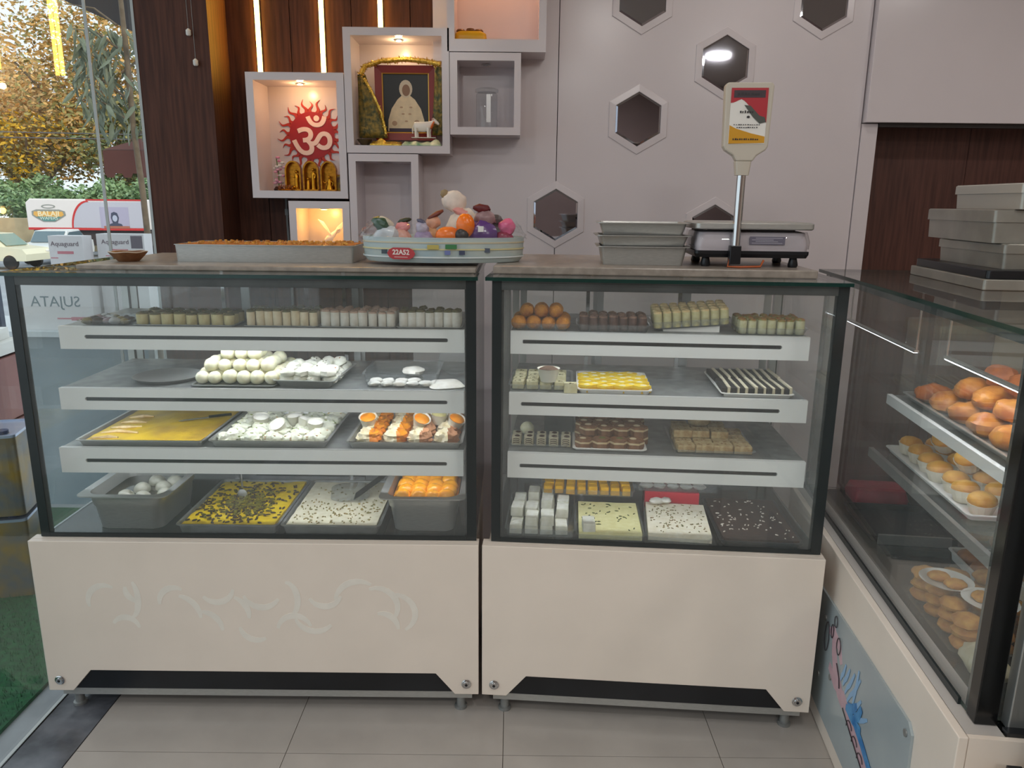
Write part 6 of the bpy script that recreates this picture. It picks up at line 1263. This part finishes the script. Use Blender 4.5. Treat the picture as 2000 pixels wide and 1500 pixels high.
# cars
def car(x, y, rz, label, col, glass):
    r = root('parked_car', (x, y, FARG), rz, label, 'car', 'cars parked outside')
    P = [(-1.85, 0.35), (-1.9, 0.62), (-1.75, 0.82), (-1.0, 0.90), (-0.45, 1.40), (0.75, 1.44), (1.45, 0.98), (1.85, 0.92), (1.92, 0.55), (1.85, 0.35)]
    mk('body', MB().loft([[(a, yy, b) for a, b in P] if abs(yy) < 0.7 else [(a, yy, b if b < 0.95 else 0.95) for a, b in P] for yy in (-0.80, -0.79, -0.66, 0.66, 0.79, 0.80)]), col, r, bevel=0.03)
    mk('side_window', MB().prism([(-0.85, 0.97), (-0.42, 1.34), (0.70, 1.37), (1.2, 1.0)], -0.735, -0.725, plane='xz'), glass, r)
    mk('windscreen', MB().loft([[(-1.02, yy, 0.93), (-0.50, yy, 1.37), (-0.52, yy, 1.385), (-1.04, yy, 0.945)] for yy in (-0.62, 0.62)]), glass, r)
    for xx in (-1.2, 1.2):
        for yy in (-0.82, 0.65): mk('wheel', MB().lathe([(0.17, 0), (0.28, 0.02), (0.30, 0.09), (0.28, 0.16), (0.17, 0.17)], 22, (xx, yy + 0.17, 0.30), axis='y'), TYR, r, smooth=True)
    mk('headlamp', MB().sphere((-1.86, -0.6, 0.70), 0.08, 0, 10, 6, (0.6, 1.6, 0.8)), PAPERW, r, smooth=True); mk('wing_mirror', MB().sphere((-0.75, -0.88, 1.0), 0.07, 0, 10, 6, (0.8, 1.2, 0.8)), pm('dark_mirror_shell', (60, 64, 66), 0.4), r, smooth=True)
car(-21.0, 29.0, PI - 0.04, 'pale cream car at the left edge outside', pm('cream_car', (226, 222, 196), 0.3), pm('car_glass_green', (110, 138, 126), 0.15))
car(-20.4, 32.4, PI / 2 + 0.12, 'white car parked behind the cream car outside', pm('white_car', (226, 230, 232), 0.3), pm('car_glass_blue', (96, 116, 126), 0.15))
# low wall and trees behind
mk('boundary_wall', MB().box(-18, 18, -0.15, 0.15, 0, 1.75), pm('tan_plaster', (176, 160, 128), 0.85, var=0.12, vscale=1.5), None, (-30, 39.9, FARG), 0.01, label='low tan boundary wall behind the parked van', cat='wall', bevel=0.02)
def tree(label, x, y, z0, zc, rx, rz_, mats, n, leaf, seed, clumps=16, name='tree'):
    random.seed(seed); r = root(name, (x, y, z0), 0, label, 'tree' if name == 'tree' else 'bush', 'trees and bushes behind the car park')
    H = zc - z0
    if name == 'tree':
        mk('trunk', MB().tube([(0, 0, 0), (0.1, 0, H * 0.5), (-0.1, 0, H)], [0.42, 0.34, 0.2], 10), BARK, r, smooth=True)
        for k in range(5): mk('branch', MB().tube([(0, 0, H * 0.5), (rx * 0.4 * math.cos(k * 1.3), rx * 0.4 * math.sin(k * 1.3), H * 0.85), (rx * 0.75 * math.cos(k * 1.3), rx * 0.7 * math.sin(k * 1.3), H * 1.1)], [0.2, 0.14, 0.06], 7), BARK, r, smooth=True)
    cl = [(Vector((jit(1), jit(1), jit(1))).normalized() * random.uniform(0.35, 1.0)) for _ in range(clumps)]
    fb = [MB() for _ in mats]
    for _ in range(n):
        c = random.choice(cl); d_ = Vector((random.gauss(0, 1), random.gauss(0, 1), random.gauss(0, 1))); d_ = d_.normalized() * random.random() ** 0.5 * 0.42
        p = c + d_; p = Vector((p.x * rx, p.y * rx, H + p.z * rz_)); a = Vector((jit(1), jit(1), jit(0.6))).normalized(); b = a.cross(Vector((jit(1), jit(1), jit(1)))).normalized(); s_ = leaf * random.uniform(0.6, 1.3)
        random.choice(fb).add([p - a * s_, p - b * s_ * 0.45, p + a * s_, p + b * s_ * 0.45], [(0, 1, 2, 3)])
    for q, m_ in enumerate(mats): mk('foliage', fb[q], m_, r, kind='stuff')
    return r
def lf(name, c1): return pm(name, c1, 0.6, var=0.25, vscale=3)
tree('tall golden leaved tree, largest one behind the van', -28.4, 53.0, FARG, 9.00, 6.60, 5.94, [lf('gold_leaf', (216, 168, 98)), lf('gold_leaf2', (196, 160, 100)), lf('olive_leaf', (150, 142, 84))], 15000, 0.20, 301, 30)
tree('yellow green tree low at the left edge behind the cars', -31.7, 49.7, FARG, 4.60, 4.62, 3.08, [lf('yellow_leaf', (214, 168, 30)), lf('olive_leaf', (150, 142, 84))], 7500, 0.17, 302, 18)
tree('dark green tree between the golden tree and the awning', -23.3, 48.6, FARG, 3.72, 4.18, 3.52, [lf('dark_leaf', (84, 98, 60)), lf('olive_leaf', (150, 142, 84))], 9500, 0.18, 303, 22)
tree('golden brown tree behind, rising above the others', -40.7, 61.8, FARG, 9.66, 7.04, 5.72, [lf('gold_leaf', (216, 168, 98)), lf('pale_gold_leaf', (226, 196, 140))], 8000, 0.23, 304, 22)
PG = [lf('pale_green_leaf', (150, 178, 132)), lf('mid_green_leaf', (112, 144, 98))]
tree('pale green bush over the wall at the left', -29.5, 44.2, FARG, 1.19, 2.86, 1.76, PG, 5200, 0.17, 305, name='bush')
tree('pale green bush over the wall behind the van', -24.2, 44.0, FARG, 1.19, 2.64, 1.76, PG, 5200, 0.17, 306, name='bush')
tree('pale green bush between the van and the awning', -19.6, 43.3, FARG, 1.41, 2.09, 1.87, PG, 4200, 0.17, 307, name='bush')
mk('overhead_wires', MB().tube([(-48, 38, 5.15), (-26, 38, 4.78), (-9, 38, 4.6)], 0.03, 6).tube([(-48, 38, 4.87), (-26, 38, 4.52), (-9, 38, 4.4)], 0.03, 6), pm('wire', (90, 90, 92), 0.6), label='thin overhead wires crossing before the trees', cat='wires')
